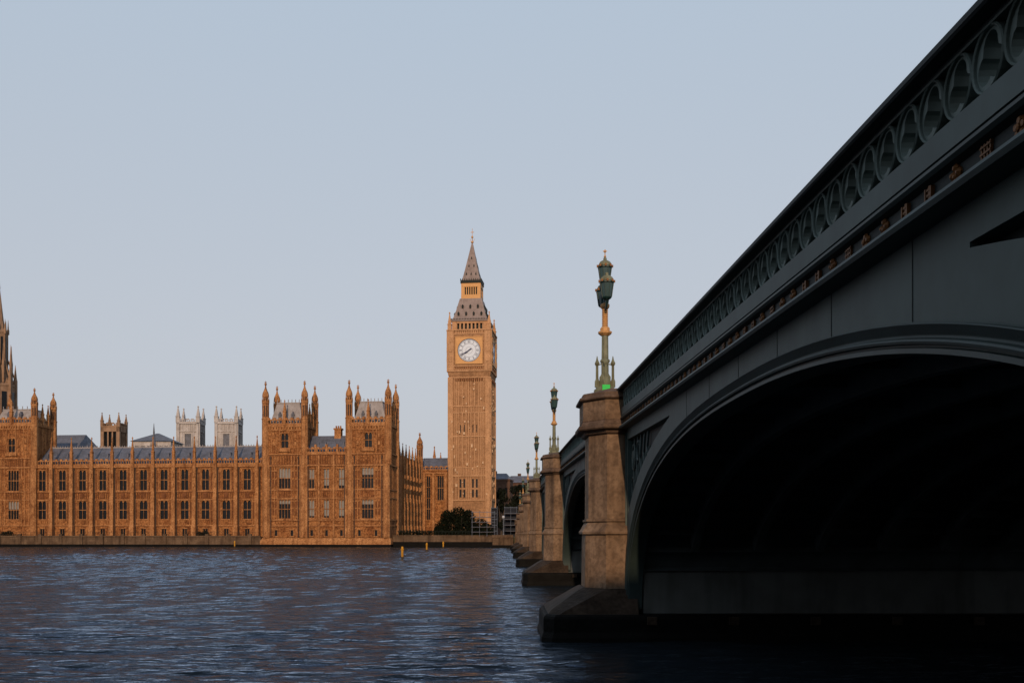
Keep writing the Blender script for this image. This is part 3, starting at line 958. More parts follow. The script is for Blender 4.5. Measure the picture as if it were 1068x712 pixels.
for x in buts[1:]:
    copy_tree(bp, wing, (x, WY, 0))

# pavilion towers, used at both ends
def pav_tower(parent, x0, x1, y0, dep, zc=32.2, ztip=44.6, wx=None, dz=0.0, front_only=False):
    """upper stage of a square pavilion tower from string course at 25 up, with four turrets"""
    xm = (x0 + x1) / 2
    tw = MB()
    wall_sheet(tw, x0, x1, 25.0, zc + dz, y0, [(xm - 1.05, xm + 1.05, 26.6, 30.4 + dz)])
    tw.box(x0 + 0.02, x1 - 0.02, y0 + 0.7, y0 + dep, 24.0, zc + dz)
    for xx, s in ((x0, 1), (x1, -1)):
        tw.add([(xx, y0, 25.0), (xx, y0 + 0.8, 25.0), (xx, y0 + 0.8, zc + dz), (xx, y0, zc + dz)], [(0, 1, 2, 3) if s < 0 else (0, 3, 2, 1)])
    o = tw.build('tower_stage', M['stone'], parent)
    t2 = MB()
    t2.box(x0 - 0.25, x1 + 0.25, y0 - 0.28, y0 + dep + 0.25, zc + dz - 0.1, zc + dz + 0.35)
    t2.box(x0 - 0.12, x1 + 0.12, y0 - 0.2, y0 - 0.002, zc + dz - 1.0, zc + dz - 0.75)
    q = x0 + 0.9
    while q < x1 - 0.6:
        t2.box(q - 0.16, q + 0.16, y0 - 0.24, y0 - 0.003, zc + dz - 0.72, zc + dz - 0.12); q += 0.75
    ribs(t2, [x0 + 2.1, x0 + 3.4, xm - 1.35, xm + 1.35, x1 - 3.4, x1 - 2.1], 25.3, zc + dz - 1.0, y0)
    for z in (27.2, 29.2 + dz):
        for q in (x0 + 2.75, x1 - 2.75): t2.box(q - 0.3, q + 0.3, y0 - 0.2, y0 - 0.003, z, z + 0.9)
    t2.box(xm - 1.7, xm + 1.7, y0 - 0.45, y0 - 0.003, 25.5, 26.3)
    for q in range(6): t2.box(xm - 1.6 + q * 0.6, xm - 1.3 + q * 0.6, y0 - 0.5, y0 - 0.45, 25.5, 26.35)
    # blank panelling of the side towards the north
    for q in range(1, 6):
        t2.box(x1, x1 + 0.12, y0 + dep * q / 6 - 0.12, y0 + dep * q / 6 + 0.12, 25.0, zc + dz - 0.4)
    t2.build('tower_trim', M['trim'], o)
    p = MB()
    zb = zc + dz + 0.352
    battlement(p, x0 + 0.9, x1 - 0.9, y0 - 0.2, y0 + 0.15, zb, zb + 2.1, 0.8)
    p.M = frameM(x1 + 0.2, y0, PI / 2)
    battlement(p, 0.9, dep - 0.9, 0.0, 0.35, zb, zb + 2.1, 0.8)
    p.M = frameM(x0 + 0.15, y0, PI / 2)
    battlement(p, 0.9, dep - 0.9, 0.0, 0.35, zb, zb + 2.1, 0.8)
    p.build('tower_parapet', M['trim'], o)
    r = MB()
    r.frustum(x0 + 1.0, x1 - 1.0, y0 + 1.1, y0 + dep - 1.0, zb, x0 + 2.6, x1 - 2.6, y0 + 3.0, y0 + dep - 2.6, 38.8 + dz)
    r.box(x0 + 2.5, x1 - 2.5, y0 + 2.9, y0 + dep - 2.5, 38.81 + dz, 39.1 + dz)
    for q in range(7): r.box(x0 + 2.6 + q * (x1 - x0 - 5.4) / 6, x0 + 2.75 + q * (x1 - x0 - 5.4) / 6, y0 + 2.95, y0 + 3.1, 39.1 + dz, 39.9 + dz)
    r.build('tower_roof', M['lead'], o)
    dmr = MB()
    for q in (xm - 1.9, xm + 1.7):
        dmr.box(q - 0.35, q + 0.35, y0 + 1.4, y0 + 2.9, zb + 1.6, zb + 3.0)
        dmr.frustum(q - 0.45, q + 0.45, y0 + 1.35, y0 + 3.0, zb + 3.0, q - 0.05, q + 0.05, y0 + 1.5, y0 + 3.0, zb + 3.9)
    dmr.build('dormer', M['slate'], o)
    pinnacle_mb(0.8, zb, zb + 3.6, zb + 6.8, xm, y0 - 0.05).build('pinnacle', M['trim'], o)
    pinnacle_mb(0.7, zb, zb + 3.2, zb + 6.2, x1 + 0.02, y0 + dep * 0.36).build('pinnacle', M['trim'], o)
    pinnacle_mb(0.7, zb, zb + 3.2, zb + 6.2, x1 + 0.02, y0 + dep * 0.64).build('pinnacle', M['trim'], o)
    window(parent, xm, y0, 26.6, 2.1, 3.8 + dz, 2, 1, 0.0)
    for xx in (x0 + 0.35, x1 - 0.35):
        for yy in (y0 + 0.3, y0 + dep - 0.35):
            turret(parent, xx, yy, 22.0, zc + dz + 1.9, ztip + dz, 0.98)
    return o

# ------------------------------------------------------------------ palace: north pavilion with twin towers
pav = thing('palace_pavilion', 'twin towered gothic pavilion with pinnacled turrets standing at the water edge', 'building', (PO[0], PO[1], 0), -TH)
T1, T2 = (-34.3, -22.8), (-11.3, 0.0)
DEP = 9.8
ops = []
big = [(-28.6, 3.3), (-5.85, 3.3)]
mid = [-21.15, -17.1, -13.0]
for x, wd in big: ops += [(x - wd / 2, x + wd / 2, 15.7, 21.2), (x - wd / 2, x + wd / 2, 7.7, 12.7)]
for x in mid: ops += [(x - 0.8, x + 0.8, 15.7, 20.9), (x - 0.8, x + 0.8, 7.9, 12.6)]
smalls = [-31.0, -26.6, -21.15, -17.1, -13.0, -8.1, -3.6]
for x in smalls: ops.append((x - 0.45, x + 0.45, 3.0, 4.6))
mw = MB()
wall_sheet(mw, -34.3, 0.0, 2.6, 25.0, 0.0, ops)
mw.box(-34.28, -0.02, 0.7, 16, 0.5, 24.9)
for xx, s in ((-34.3, 1), (0.0, -1)):
    mw.add([(xx, 0, 2.6), (xx, 0.8, 2.6), (xx, 0.8, 25.0), (xx, 0, 25.0)], [(0, 1, 2, 3) if s < 0 else (0, 3, 2, 1)])
mw.build('wall', M['stone'], pav)
pl = MB()
pl.box(-35.2, 0.55, -0.55, 14, -2.0, 1.7)
pl.frustum(-35.2, 0.55, -0.55, 14, 1.7, -34.6, 0.2, -0.2, 14, 2.5)
pl.build('plinth', M['trim'], pav)
wb = MB(); wb.box(-35.25, 0.6, -0.6, 14, -2.0, 0.75)
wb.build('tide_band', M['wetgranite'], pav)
tr = MB()
for z, h, p in ((5.6, 0.3, 0.2), (7.15, 0.28, 0.24), (13.0, 0.24, 0.2), (15.2, 0.24, 0.2), (21.65, 0.35, 0.3), (24.7, 0.3, 0.28)):
    tr.box(-34.6, 0.3, -p, -0.002, z, z + h)
    for yy0, yy1 in ((0.0, DEP),):
        tr.box(0.002, p, 0.0, DEP, z, z + h)
for x, wd in big:
    nb_ = MB()
    ribs(tr, [x - 2.0, x + 2.0, x - 2.7, x + 2.7, x - 3.6, x + 3.6, x - 4.4, x + 4.4], 7.5, 24.6, 0.0, 0.17, 0.16)
    for z in (9.2, 11.2, 17.0, 19.3):
        for q in (-4.0, -3.15, -2.35, 2.35, 3.15, 4.0):
            nb_.box(x + q - 0.2, x + q + 0.2, -0.07, -0.003, z - 0.6, z + 1.0)
            tr.box(x + q - 0.26, x + q + 0.26, -0.22, -0.003, z + 1.0, z + 1.25)
    nb_.build('carved_niche_trim', M['carved'], pav)
ribs(tr, [-22.45, -19.1, -15.05, -11.7], 2.6, 24.6, 0.0, 0.5, 0.32)
ribs(tr, [-19.8, -18.45, -15.75, -14.35], 7.5, 24.6, 0.0, 0.15, 0.14)
for x in (-0.75, -10.6, -23.5, -33.6):
    tr.lathe(x, 0.15, [(0.98, 2.6), (0.98, 22.0)], 8)
for q in range(1, 6):
    tr.box(0.002, 0.16, DEP * q / 6 - 0.14, DEP * q / 6 + 0.14, 7.5, 24.6)
tr.lathe(-0.35, DEP - 0.35, [(0.9, 2.6), (0.9, 25.0)], 8)
tr.build('string_courses', M['trim'], pav)
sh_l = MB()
for z in (5.46, 7.0, 12.85, 15.05, 21.5, 24.55): sh_l.box(-34.5, 0.2, -0.12, -0.0015, z, z + 0.147)  # soot and painted shade below the pavilion courses
sh_l.build('soot_shade_line', M['carved'], pav)
for x in (-32.35, -24.75, -22.05, -12.1, -9.45, -1.95):
    b_ = MB(); b_.box(x - 0.12, x + 0.12, -0.27, -0.004, 2.6, 24.4); b_.box(x - 0.2, x + 0.2, -0.33, -0.004, 23.6, 24.2)  # dark strips painting shadow lines down the pavilion wall
    b_.build('shade_strip', M['darkbrown'], pav)
for x, wd in big:
    bd = MB()
    arcade(bd, x - 1.9, x + 1.9, 13.26, 15.18, -0.004, 0.5, 0.18)
    bd.build('carved_trim', M['carved'], pav); bd = MB()
    arcade(bd, x - 4.3, x + 4.3, 22.02, 24.68, -0.004, 0.7, 0.18)
    bd.build('carved_trim', M['carved'], pav)
bd = MB()
arcade(bd, -22.2, -11.9, 22.02, 24.68, -0.004, 0.7, 0.2)
bd.build('carved_trim', M['carved'], pav)
for x in mid:
    bd = MB(); arcade(bd, x - 1.3, x + 1.3, 13.26, 15.18, -0.004, 0.5, 0.18)
    bd.build('carved_trim', M['carved'], pav)
pa = MB(); battlement(pa, -22.7, -11.4, -0.2, 0.2, 25.0, 26.7, 0.75)
for x in (-20.0, -17.05, -14.1):
    pa.box(x - 0.3, x + 0.3, -0.3, 0.25, 25.0, 27.4)
pa.build('parapet', M['trim'], pav)
rf = MB(); rf.loft([[(x, 1.0, 24.9), (x, 1.0, 25.4), (x, 5.6, 30.2), (x, 6.4, 30.2), (x, 11, 25.4), (x, 11, 24.9)] for x in (-22.8, -11.3)])
ro = rf.build('roof', M['slate'], pav)
ch = MB(); ch.box(-16.3, -14.5, 4.8, 6.6, 27.5, 31.8); ch.box(-16.5, -14.3, 4.6, 6.8, 31.8, 32.2)
for q in range(3): ch.lathe(-16.0 + q * 0.6, 5.7, [(0.22, 32.2), (0.2, 32.9)], 8)
ch.build('chimney', M['trim'], ro)
for x in (-20.2, -18.2, -13.2):
    dm = MB(); dm.frustum(x - 0.4, x + 0.4, 2.6, 4.2, 26.9, x - 0.08, x + 0.08, 3.0, 4.4, 28.3)
    dm.build('roof_vent', M['slate'], ro)
pav_tower(pav, T1[0], T1[1], 0.0, DEP)
pav_tower(pav, T2[0], T2[1], 0.0, DEP)
for i, (x, wd) in enumerate(big):
    window(pav, x, 0.0, 15.7, wd, 5.5, 4, 1, 0.5 if i == 0 else 0.35)
    window(pav, x, 0.0, 7.7, wd, 5.0, 4, 1, 0.22 if i == 0 else 0.25)
for i, x in enumerate(mid):
    window(pav, x, 0.0, 15.7, 1.6, 5.2, 2, 1, 0.55 if i == 0 else 0.85)
    window(pav, x, 0.0, 7.9, 1.6, 4.7, 2, 1, 0.9)
for x in smalls: window(pav, x, 0.0, 3.0, 0.9, 1.6, 1, 0, 0.0, False)
# the buttress turret tucked against its south side
turret(pav, -36.0, 6.2, 2.6, 26.0, 34.5, 1.0)

# ------------------------------------------------------------------ palace: pavilion at the left edge of the view
lp = thing('palace_pavilion', 'single gothic pavilion tower rising above the wing at the left edge', 'building', (PO[0], PO[1], 0), -TH)
LX0, LX1, LY = -117.0, -102.9, 5.4
ops = []
for x, wd in ((-109.4, 3.3),):
    ops += [(x - wd / 2, x + wd / 2, 15.7, 21.4), (x - wd / 2, x + wd / 2, 7.7, 12.8)]
mw = MB(); wall_sheet(mw, LX0, LX1, 2.5, 25.0, LY, ops); mw.box(LX0 + 0.02, LX1 - 0.02, LY + 0.7, LY + 16, 2.5, 24.9)
mw.add([(LX1, LY, 2.5), (LX1, LY + 0.8, 2.5), (LX1, LY + 0.8, 25.0), (LX1, LY, 25.0)], [(0, 1, 2, 3)])
mw.build('wall', M['stone'], lp)
tr = MB()
for z, h, p in ((5.75, 0.3, 0.2), (13.0, 0.24, 0.2), (15.25, 0.24, 0.2), (22.05, 0.4, 0.3), (24.7, 0.3, 0.28)):
    tr.box(LX0, LX1 + 0.2, LY - p, LY - 0.002, z, z + h)
ribs(tr, [-113, -112, -106.9, -105.9, -104.6], 6.1, 24.6, LY, 0.2, 0.18)
tr.lathe(LX1 - 0.5, LY + 0.2, [(0.95, 2.6), (0.95, 25)], 8)
tr.build('string_courses', M['trim'], lp)
bd = MB(); arcade(bd, -112, -106.8, 13.26, 15.23, LY - 0.004, 0.5, 0.18); bd.build('carved_trim', M['carved'], lp); bd = MB(); arcade(bd, -112.5, -104.8, 22.5, 24.68, LY - 0.004, 0.6, 0.18)
bd.build('carved_trim', M['carved'], lp)
pav_tower(lp, LX0, LX1, LY, DEP + 0.4, zc=34.0, ztip=44.7, dz=0.0)
window(lp, -109.4, LY, 15.7, 3.3, 5.7, 4, 1, 0.0); window(lp, -109.4, LY, 7.7, 3.3, 5.1, 4, 1, 0.45)

# ------------------------------------------------------------------ palace: north range seen end-on, and the link block to the tower
nr = thing('palace_range', 'shaded gothic range with a row of close buttresses receding beside the pavilion', 'building', (PO[0], PO[1], 0), -TH)
NX, NY0, NY1 = -1.2, DEP - 0.3, 47.0
mw = MB(); mw.M = frameM(NX, 0, PI / 2)          # local: x along depth, face towards +x of the palace frame
nops = []
nby = [NY0 + 1.6 + 4.55 * k for k in range(8)]
nwx = [y + 2.27 for y in nby]
for y in nwx:
    nops += [(y - 0.9, y + 0.9, 15.7, 21.4), (y - 0.9, y + 0.9, 7.7, 12.8)]
wall_sheet(mw, NY0, NY1, 2.5, 24.0, 0.0, nops)
mw.box(NY0 + 0.3, NY1, 0.7, 12, 2.5, 23.9)
mw.build('wall', M['stone'], nr)
tr = MB(); tr.M = frameM(NX, 0, PI / 2)
for z, h, p in ((5.75, 0.3, 0.22), (13.0, 0.24, 0.2), (15.25, 0.24, 0.2), (22.05, 0.45, 0.35)):
    tr.box(NY0 + 0.4, NY1, -p, -0.002, z, z + h)
battlement(tr, NY0 + 0.5, NY1, -0.25, 0.15, 24.0, 25.8, 0.75)
tr.build('string_courses', M['trim'], nr)
rf = MB(); rf.M = frameM(NX, 0, PI / 2)
rf.loft([[(x, 0.9, 23.9), (x, 0.9, 24.6), (x, 5.5, 28.6), (x, 11, 24.0)] for x in (NY0 + 1, NY1)])
rf.build('roof', M['slate'], nr)
bp2 = buttress_mb(1.0, 1.15, 2.6, 25.0).build('buttress', M['trim'], nr, (NX, nby[0], 0))
bp2.rotation_euler = (0, 0, PI / 2)
pinnacle_mb(0.6, 25.002, 26.4, 29.4).build('pinnacle', M['trim'], bp2, (0, -0.45, 0))
for y in nby[1:]:
    copy_tree(bp2, nr, (NX, y, 0))
first = True
for y in nwx[:-1]:
    for z, h in ((15.7, 5.7), (7.7, 5.1)):
        o = window(nr, NX, y, z, 1.8, h, 2, 1, 0.0)
        o.rotation_euler = (0, 0, PI / 2)
turret(nr, NX + 0.2, NY1 - 0.8, 2.6, 26.5, 35.0, 1.05)

lk = thing('palace_block', 'low gothic link block between the shaded range and the clock tower base', 'building', (PO[0], PO[1], 0), -TH)
KX0, KX1, KY = NX, 7.6, 46.6
kops = [(1.0, 2.3, 8.0, 21.4), (4.4, 6.5, 14.0, 21.6)]
mw = MB(); wall_sheet(mw, KX0 + 0.02, KX1, 2.5, 23.2, KY, kops, 0.8); mw.box(KX0 + 0.1, KX1, KY + 1.0, KY + 12, 2.5, 23.1)
mw.build('wall', M['stone'], lk)
tr = MB()
for z, h, p in ((5.75, 0.3, 0.22), (22.2, 0.4, 0.35)): tr.box(KX0 + 0.3, KX1, KY - p, KY - 0.002, z, z + h)
battlement(tr, KX0 + 0.3, KX1, KY - 0.2, KY + 0.15, 23.2, 24.6, 0.8)
for x in (0.4, 3.3, 7.1): tr.box(x - 0.35, x + 0.35, KY - 0.6, KY - 0.004, 2.6, 22.2)
tr.build('string_courses', M['trim'], lk)
rf = MB(); rf.loft([[(x, KY + 0.8, 23.1), (x, KY + 0.8, 23.7), (x, KY + 4.5, 27.4), (x, KY + 11, 23.7)] for x in (KX0 + 0.5, KX1)])
rf.build('roof', M['slate'], lk)
window(lk, 1.65, KY, 8.0, 1.3, 13.4, 2, 3, 0.0); window(lk, 5.45, KY, 14.0, 2.1, 7.6, 3, 1, 0.0)
pinnacle_mb(1.0, 23.0, 27.0, 31.2, 2.6, KY + 5).build('pinnacle', M['trim'], lk)
pinnacle_mb(0.7, 23.0, 26.8, 29.2, 4.6, KY + 5).build('pinnacle', M['trim'], lk)

# ------------------------------------------------------------------ clock tower
ct = thing('clock_tower', 'tall square gothic clock tower with a white dial and pointed iron spire', 'clock tower', (-10.15, 320.7, 0), -TH)
HS, HC = 6.45, 6.75
sh = MB()
slots = []
for (za, zb) in ((14.9, 17.3), (17.9, 20.6), (35.0, 37.4)):
    for q in (-2.75, -1.55, 1.15, 2.35):
        hw = 0.3 if za < 20 else 0.15
        slots.append((q - hw, q + hw, za, zb))
wall_sheet(sh, -HS, HS, 2.6, 52.6, -HS, slots, 0.6)
sh.M = Matrix.Rotation(PI / 2, 4, 'Z'); wall_sheet(sh, -HS, HS, 2.6, 52.6, -HS, slots, 0.6)
sh.M = Matrix.Rotation(PI, 4, 'Z'); wall_sheet(sh, -HS, HS, 2.6, 52.6, -HS, [], 0.6)
sh.M = Matrix.Rotation(-PI / 2, 4, 'Z'); wall_sheet(sh, -HS, HS, 2.6, 52.6, -HS, [], 0.6)
so_ = sh.build('shaft', M['clockstone'], ct)
pn_ = MB()
for (q) in (-2.75, -1.55, 1.15, 2.35):
    for (za, zb) in ((14.9, 17.3), (17.9, 20.6), (35.0, 37.4)):
        hw = 0.29 if za < 20 else 0.14
        pn_.box(q - hw, q + hw, -HS + 0.5, -HS + 0.58, za + 0.01, zb - 0.01)
pn_.build('slit_window_panes', M['glass'], so_)
tr = MB()
for k in range(4):
    tr.M = Matrix.Rotation(k * PI / 2, 4, 'Z')
    for z, h, p in ((5.0, 0.5, 0.4), (13.9, 0.35, 0.28), (21.4, 0.4, 0.3), (24.0, 0.3, 0.22), (33.6, 0.4, 0.28), (41.0, 0.3, 0.22), (43.0, 0.35, 0.26), (51.9, 0.35, 0.3)):
        tr.box(-HS, HS, -HS - p, -HS - 0.002, z, z + h)
    for z0_, z1_ in ((24.32, 33.58), (34.02, 40.98), (43.36, 51.88)):
        ribs(tr, [-4.45, -3.9, -3.35, -2.15, -0.95, -0.2, 0.55, 1.75, 2.95, 3.5, 4.05, 4.6], z0_, z1_, -HS - 0.003, 0.26, 0.24)
    ribs(tr, [-4.15, -3.35, -0.9, -0.2, 0.5, 3.75, 4.55], 14.27, 21.38, -HS - 0.003, 0.22, 0.2)
    for z0_, z1_ in ((21.82, 23.98), (41.32, 42.98)):
        n = 17
        for i in range(n + 1):
            q = -4.4 + 8.8 * i / n
            tr.box(q - 0.1, q + 0.1, -HS - 0.16, -HS - 0.002, z0_, z1_)
    for s in (-1, 1):                              # corner buttresses
        tr.box(s * (HS - 0.7) - 0.7 if s > 0 else -HS, HS if s > 0 else -(HS - 1.4), -HS - 0.32, -HS - 0.004, 2.6, 51.85)
        tr.box(s * (HS - 1.0) - 0.12, s * (HS - 1.0) + 0.12, -HS - 0.44, -HS - 0.32, 6.0, 51.5)
tr.build('panelling', M['clocktrim'], so_)
pb_ = MB()
for k in (0, 1):
    pb_.M = Matrix.Rotation(k * PI / 2, 4, 'Z')
    for i in range(34):
        q = random.uniform(-5.8, 5.8); z = random.uniform(14, 50)
        pb_.box(q - random.uniform(0.12, 0.3), q + 0.16, -HS - 0.47, -HS - 0.2, z, z + random.uniform(0.25, 1.0))
pb_.build('pale_carving_trim', M['palestone'], so_)
# corbelled clock stage
cs = MB()
cs.frustum(-HS - 0.1, HS + 0.1, -HS - 0.1, HS + 0.1, 52.6, -HC, HC, -HC, HC, 53.9)
cs.box(-HC, HC, -HC, HC, 53.902, 66.6)
co = cs.build('clock_stage', M['clockstone'], ct)
tr = MB(); cb_ = MB()
for k in range(4):
    tr.M = Matrix.Rotation(k * PI / 2, 4, 'Z'); cb_.M = tr.M
    for z, h, p in ((53.9, 0.4, 0.3), (55.5, 0.35, 0.25), (65.4, 0.3, 0.2), (66.55, 0.4, 0.42)):
        tr.box(-HC, HC, -HC - p, -HC - 0.002, z, z + h)
    n = 13
    for i in range(n):
        q = -4.4 + 8.8 * (i + 0.5) / n
        tr.box(q - 0.2, q + 0.2, -HC - 0.22, -HC - 0.002, 54.35, 55.4)
        cb_.box(q - 0.22, q + 0.1, -HC - 0.26, -HC - 0.002, 54.7, 55.35)
        cb_.box(q - 0.24, q + 0.12, -HS - 0.4, -HS - 0.05, 51.0, 51.8)
        tr.box(q - 0.2, q + 0.2, -HC - 0.2, -HC - 0.002, 65.72, 66.5)
    for s in (-1, 1):
        tr.box(s * 5.75 - 0.95, s * 5.75 + 0.95, -HC - 0.3, -HC - 0.003, 54.35, 66.5)
        for z in (57.0, 60.0, 63.0):
            tr.box(s * 5.75 - 0.5, s * 5.75 + 0.5, -HC - 0.42, -HC - 0.3, z, z + 1.6)
tr.build('stage_trim', M['clocktrim'], co)
cb_.build('corbel_trim', M['carved'], co)
def ring_plate(mb, r0, r1, y0, y1, zc, n=48):
    mb.loft([[(r * math.cos(2 * PI * j / n), y, zc + r * math.sin(2 * PI * j / n)) for j in range(n)] for r, y in ((r0, y1), (r0, y0), (r1, y0), (r1, y1))], cap0=False, cap1=False)
CZ = 60.45
ROM = ['XII', 'I', 'II', 'III', 'IIII', 'V', 'VI', 'VII', 'VIII', 'IX', 'X', 'XI']
for k in range(2):
    rot = Matrix.Rotation(k * PI / 2, 4, 'Z')
    Y0 = -HC
    f = MB(); f.M = rot
    n = 48; q = 4.25
    def sq(j):
        a = 2 * PI * j / n; c, s = math.cos(a), math.sin(a); kk = q / max(abs(c), abs(s)); return c * kk, s * kk
    f.loft([[(sq(j)[0], Y0 - 0.004, CZ + sq(j)[1]) for j in range(n)], [(sq(j)[0], Y0 - 0.28, CZ + sq(j)[1]) for j in range(n)],
            [(3.62 * math.cos(2 * PI * j / n), Y0 - 0.28, CZ + 3.62 * math.sin(2 * PI * j / n)) for j in range(n)],
            [(3.55 * math.cos(2 * PI * j / n), Y0 - 0.06, CZ + 3.55 * math.sin(2 * PI * j / n)) for j in range(n)]], cap0=False, cap1=False)
    for s in (-1, 1):
        f.box(s * 4.15 - 0.1, s * 4.15 + 0.1, Y0 - 0.4, Y0 - 0.282, CZ - 4.25, CZ + 4.25)
        f.box(-4.04, 4.04, Y0 - 0.4, Y0 - 0.282, CZ + s * 4.15 - 0.1, CZ + s * 4.15 + 0.1)
    fo = f.build('clock_face', M['gilt'], ct)
    dl = MB(); dl.M = rot
    dl.loft([[(3.56 * math.cos(2 * PI * j / n), y, CZ + 3.56 * math.sin(2 * PI * j / n)) for j in range(n)] for y in (Y0 - 0.05, Y0 - 0.1)])
    dl.build('dial', M['dial'], fo)
    mk = MB(); mk.M = rot
    for r0, r1 in ((3.44, 3.56), (3.14, 3.20), (2.10, 2.17), (1.02, 1.07)):
        ring_plate(mk, r0, r1, Y0 - 0.12, Y0 - 0.101, CZ)
    for j in range(60):
        a = 2 * PI * j / 60; wd = 0.05
        c, s = math.cos(a), math.sin(a)
        mk.loft([[(c * r + s * wd * e, y, CZ + s * r - c * wd * e) for r, e in ((3.2, -1), (3.44, -1), (3.44, 1), (3.2, 1))] for y in (Y0 - 0.101, Y0 - 0.12)])
    for j, txt in enumerate(ROM):
        a = PI / 2 - 2 * PI * j / 12
        rv = Vector((math.cos(a), math.sin(a))); tv = Vector((math.sin(a), -math.cos(a)))
        wds = {'I': 0.24, 'V': 0.42, 'X': 0.42}
        tot = sum(wds[ch] for ch in txt); pos = -tot / 2
        for ch in txt:
            m0 = pos + wds[ch] / 2; pos += wds[ch]
            segs = {'I': [((0, -0.38), (0, 0.38))], 'V': [((-0.15, 0.38), (0, -0.38)), ((0.15, 0.38), (0, -0.38))], 'X': [((-0.15, 0.38), (0.15, -0.38)), ((0.15, 0.38), (-0.15, -0.38))]}[ch]
            for (u0, v0), (u1, v1) in segs:
                A = rv * (2.66 + v0) + tv * (m0 + u0); Bp = rv * (2.66 + v1) + tv * (m0 + u1)
                mk.tube((A.x, Y0 - 0.115, CZ + A.y), (Bp.x, Y0 - 0.115, CZ + Bp.y), 0.055, 4)
    mk.build('numerals', M['dialblue'], fo)
    for nm, ang, ln, wd, yy in (('hour_hand', 232, 1.95, 0.20, 0.16), ('minute_hand', 240, 3.25, 0.13, 0.2)):
        h = MB(); h.M = rot
        a = PI / 2 - R(ang); rv = Vector((math.cos(a), math.sin(a))); tv = Vector((math.sin(a), -math.cos(a)))
        pts = [rv * -0.9 + tv * wd, rv * -0.9 - tv * wd, rv * ln * 0.75 - tv * wd, rv * ln, rv * ln * 0.75 + tv * wd]
        h.loft([[(p.x, Y0 - y, CZ + p.y) for p in pts] for y in (yy, yy + 0.05)])
        h.build(nm, M['dialblue'], fo)
# belfry arcade
bl = MB()
bl.box(-4.6, 4.6, -4.6, 4.6, 66.6, 69.5)
bo = bl.build('belfry', M['irondark'], ct)
tr = MB()
for k in range(4):
    tr.M = Matrix.Rotation(k * PI / 2, 4, 'Z')
    tr.box(-5.5, 5.5, -5.6, -4.62, 66.96, 67.3)
    tr.box(-5.5, 5.5, -5.6, -4.62, 69.1, 69.75)
    for i in range(8):
        q = -4.2 + 8.4 * i / 7
        tr.box(q - 0.26, q + 0.26, -5.55, -4.8, 67.3, 69.1)
    for s in (-1, 1):
        tr.box(min(s * 4.3, s * 5.5), max(s * 4.3, s * 5.5), -5.58, -4.64, 67.3, 69.1)
tr.build('belfry_arcade', M['clocktrim'], bo)
for sx in (-1, 1):
    for sy in (-1, 1):
        pinnacle_mb(1.15, 66.4, 68.6, 72.6, sx * (HC - 0.55), sy * (HC - 0.55)).build('corner_pinnacle', M['clocktrim'], ct)
# roofs
rf = MB()
rf.box(-5.95, 5.95, -5.95, 5.95, 69.752, 70.15)
rf.loft([[(x * s, y * s, z) for x, y in ((-1, -1), (1, -1), (1, 1), (-1, 1))] for s, z in ((5.75, 70.152), (5.2, 71.0), (4.4, 73.6), (3.55, 76.9), (3.45, 77.3))])
rfo = rf.build('lower_roof', M['ironroof'], ct)
dm = MB()
for k in range(4):
    dm.M = Matrix.Rotation(k * PI / 2, 4, 'Z')
    for z, xs, yy in ((71.6, (-3.6, -1.2, 1.2, 3.6), 5.1), (74.0, (-2.4, 0, 2.4), 4.4)):
        for q in xs:
            dm.box(q - 0.28, q + 0.28, -yy - 0.12, -yy + 1.2, z, z + 0.7)
            dm.frustum(q - 0.36, q + 0.36, -yy - 0.2, -yy + 1.3, z + 0.7, q - 0.04, q + 0.04, -yy + 0.1, -yy + 1.3, z + 1.3)
    for i in range(24):
        q = -5.7 + 11.4 * i / 23
        dm.box(q - 0.1, q + 0.1, -5.9, -5.7, 70.15, 70.6)
dm.build('roof_dormer', M['irondark'], rfo)
ln = MB()
ln.box(-2.3, 2.3, -2.3, 2.3, 77.3, 82.0)
lo = ln.build('lantern_stage', M['irondark'], ct)
tr = MB()
for k in range(4):
    tr.M = Matrix.Rotation(k * PI / 2, 4, 'Z')
    tr.box(-3.0, 3.0, -3.1, -2.32, 77.302, 78.6)
    tr.box(-3.0, 3.0, -3.1, -2.32, 81.0, 82.2)
    for i in range(7):
        q = -2.1 + 4.2 * i / 6
        tr.box(q - 0.14, q + 0.14, -3.0, -2.45, 78.6, 81.0)
    for s in (-1, 1):
        tr.box(min(s * 2.25, s * 3.0), max(s * 2.25, s * 3.0), -3.08, -2.34, 78.6, 81.0)
tr.build('lantern_arcade', M['gilt'], lo)
br = MB()
br.box(-3.35, 3.35, -3.35, 3.35, 77.0, 77.298)
br.box(-3.3, 3.3, -3.3, 3.3, 82.22, 83.1)
for k in range(4):
    br.M = Matrix.Rotation(k * PI / 2, 4, 'Z')
    for i in range(12):
        q = -3.2 + 6.4 * i / 11
        br.box(q - 0.09, q + 0.09, -3.35, -3.2, 83.1, 83.6)
br.build('lantern_gallery', M['irondark'], lo)
sp = MB()
sp.loft([[(x * s, y * s, z) for x, y in ((-1, -1), (1, -1), (1, 1), (-1, 1))] for s, z in ((2.95, 83.102), (2.5, 84.6), (1.75, 88.0), (0.95, 91.8), (0.3, 95.0), (0.12, 95.6))])
spo = sp.build('spire', M['ironroof'], ct)
dm = MB()
for k in range(4):
    dm.M = Matrix.Rotation(k * PI / 2, 4, 'Z')
    for z, xs, yy in ((84.9, (-1.5, 0, 1.5), 2.45), (87.6, (-0.8, 0.8), 1.85), (90.2, (0,), 1.3)):
        for q in xs: dm.frustum(q - 0.25, q + 0.25, -yy - 0.1, -yy + 0.8, z, q - 0.03, q + 0.03, -yy + 0.1, -yy + 0.8, z + 0.9)
dm.build('spire_vent', M['irondark'], spo)
fn = MB()
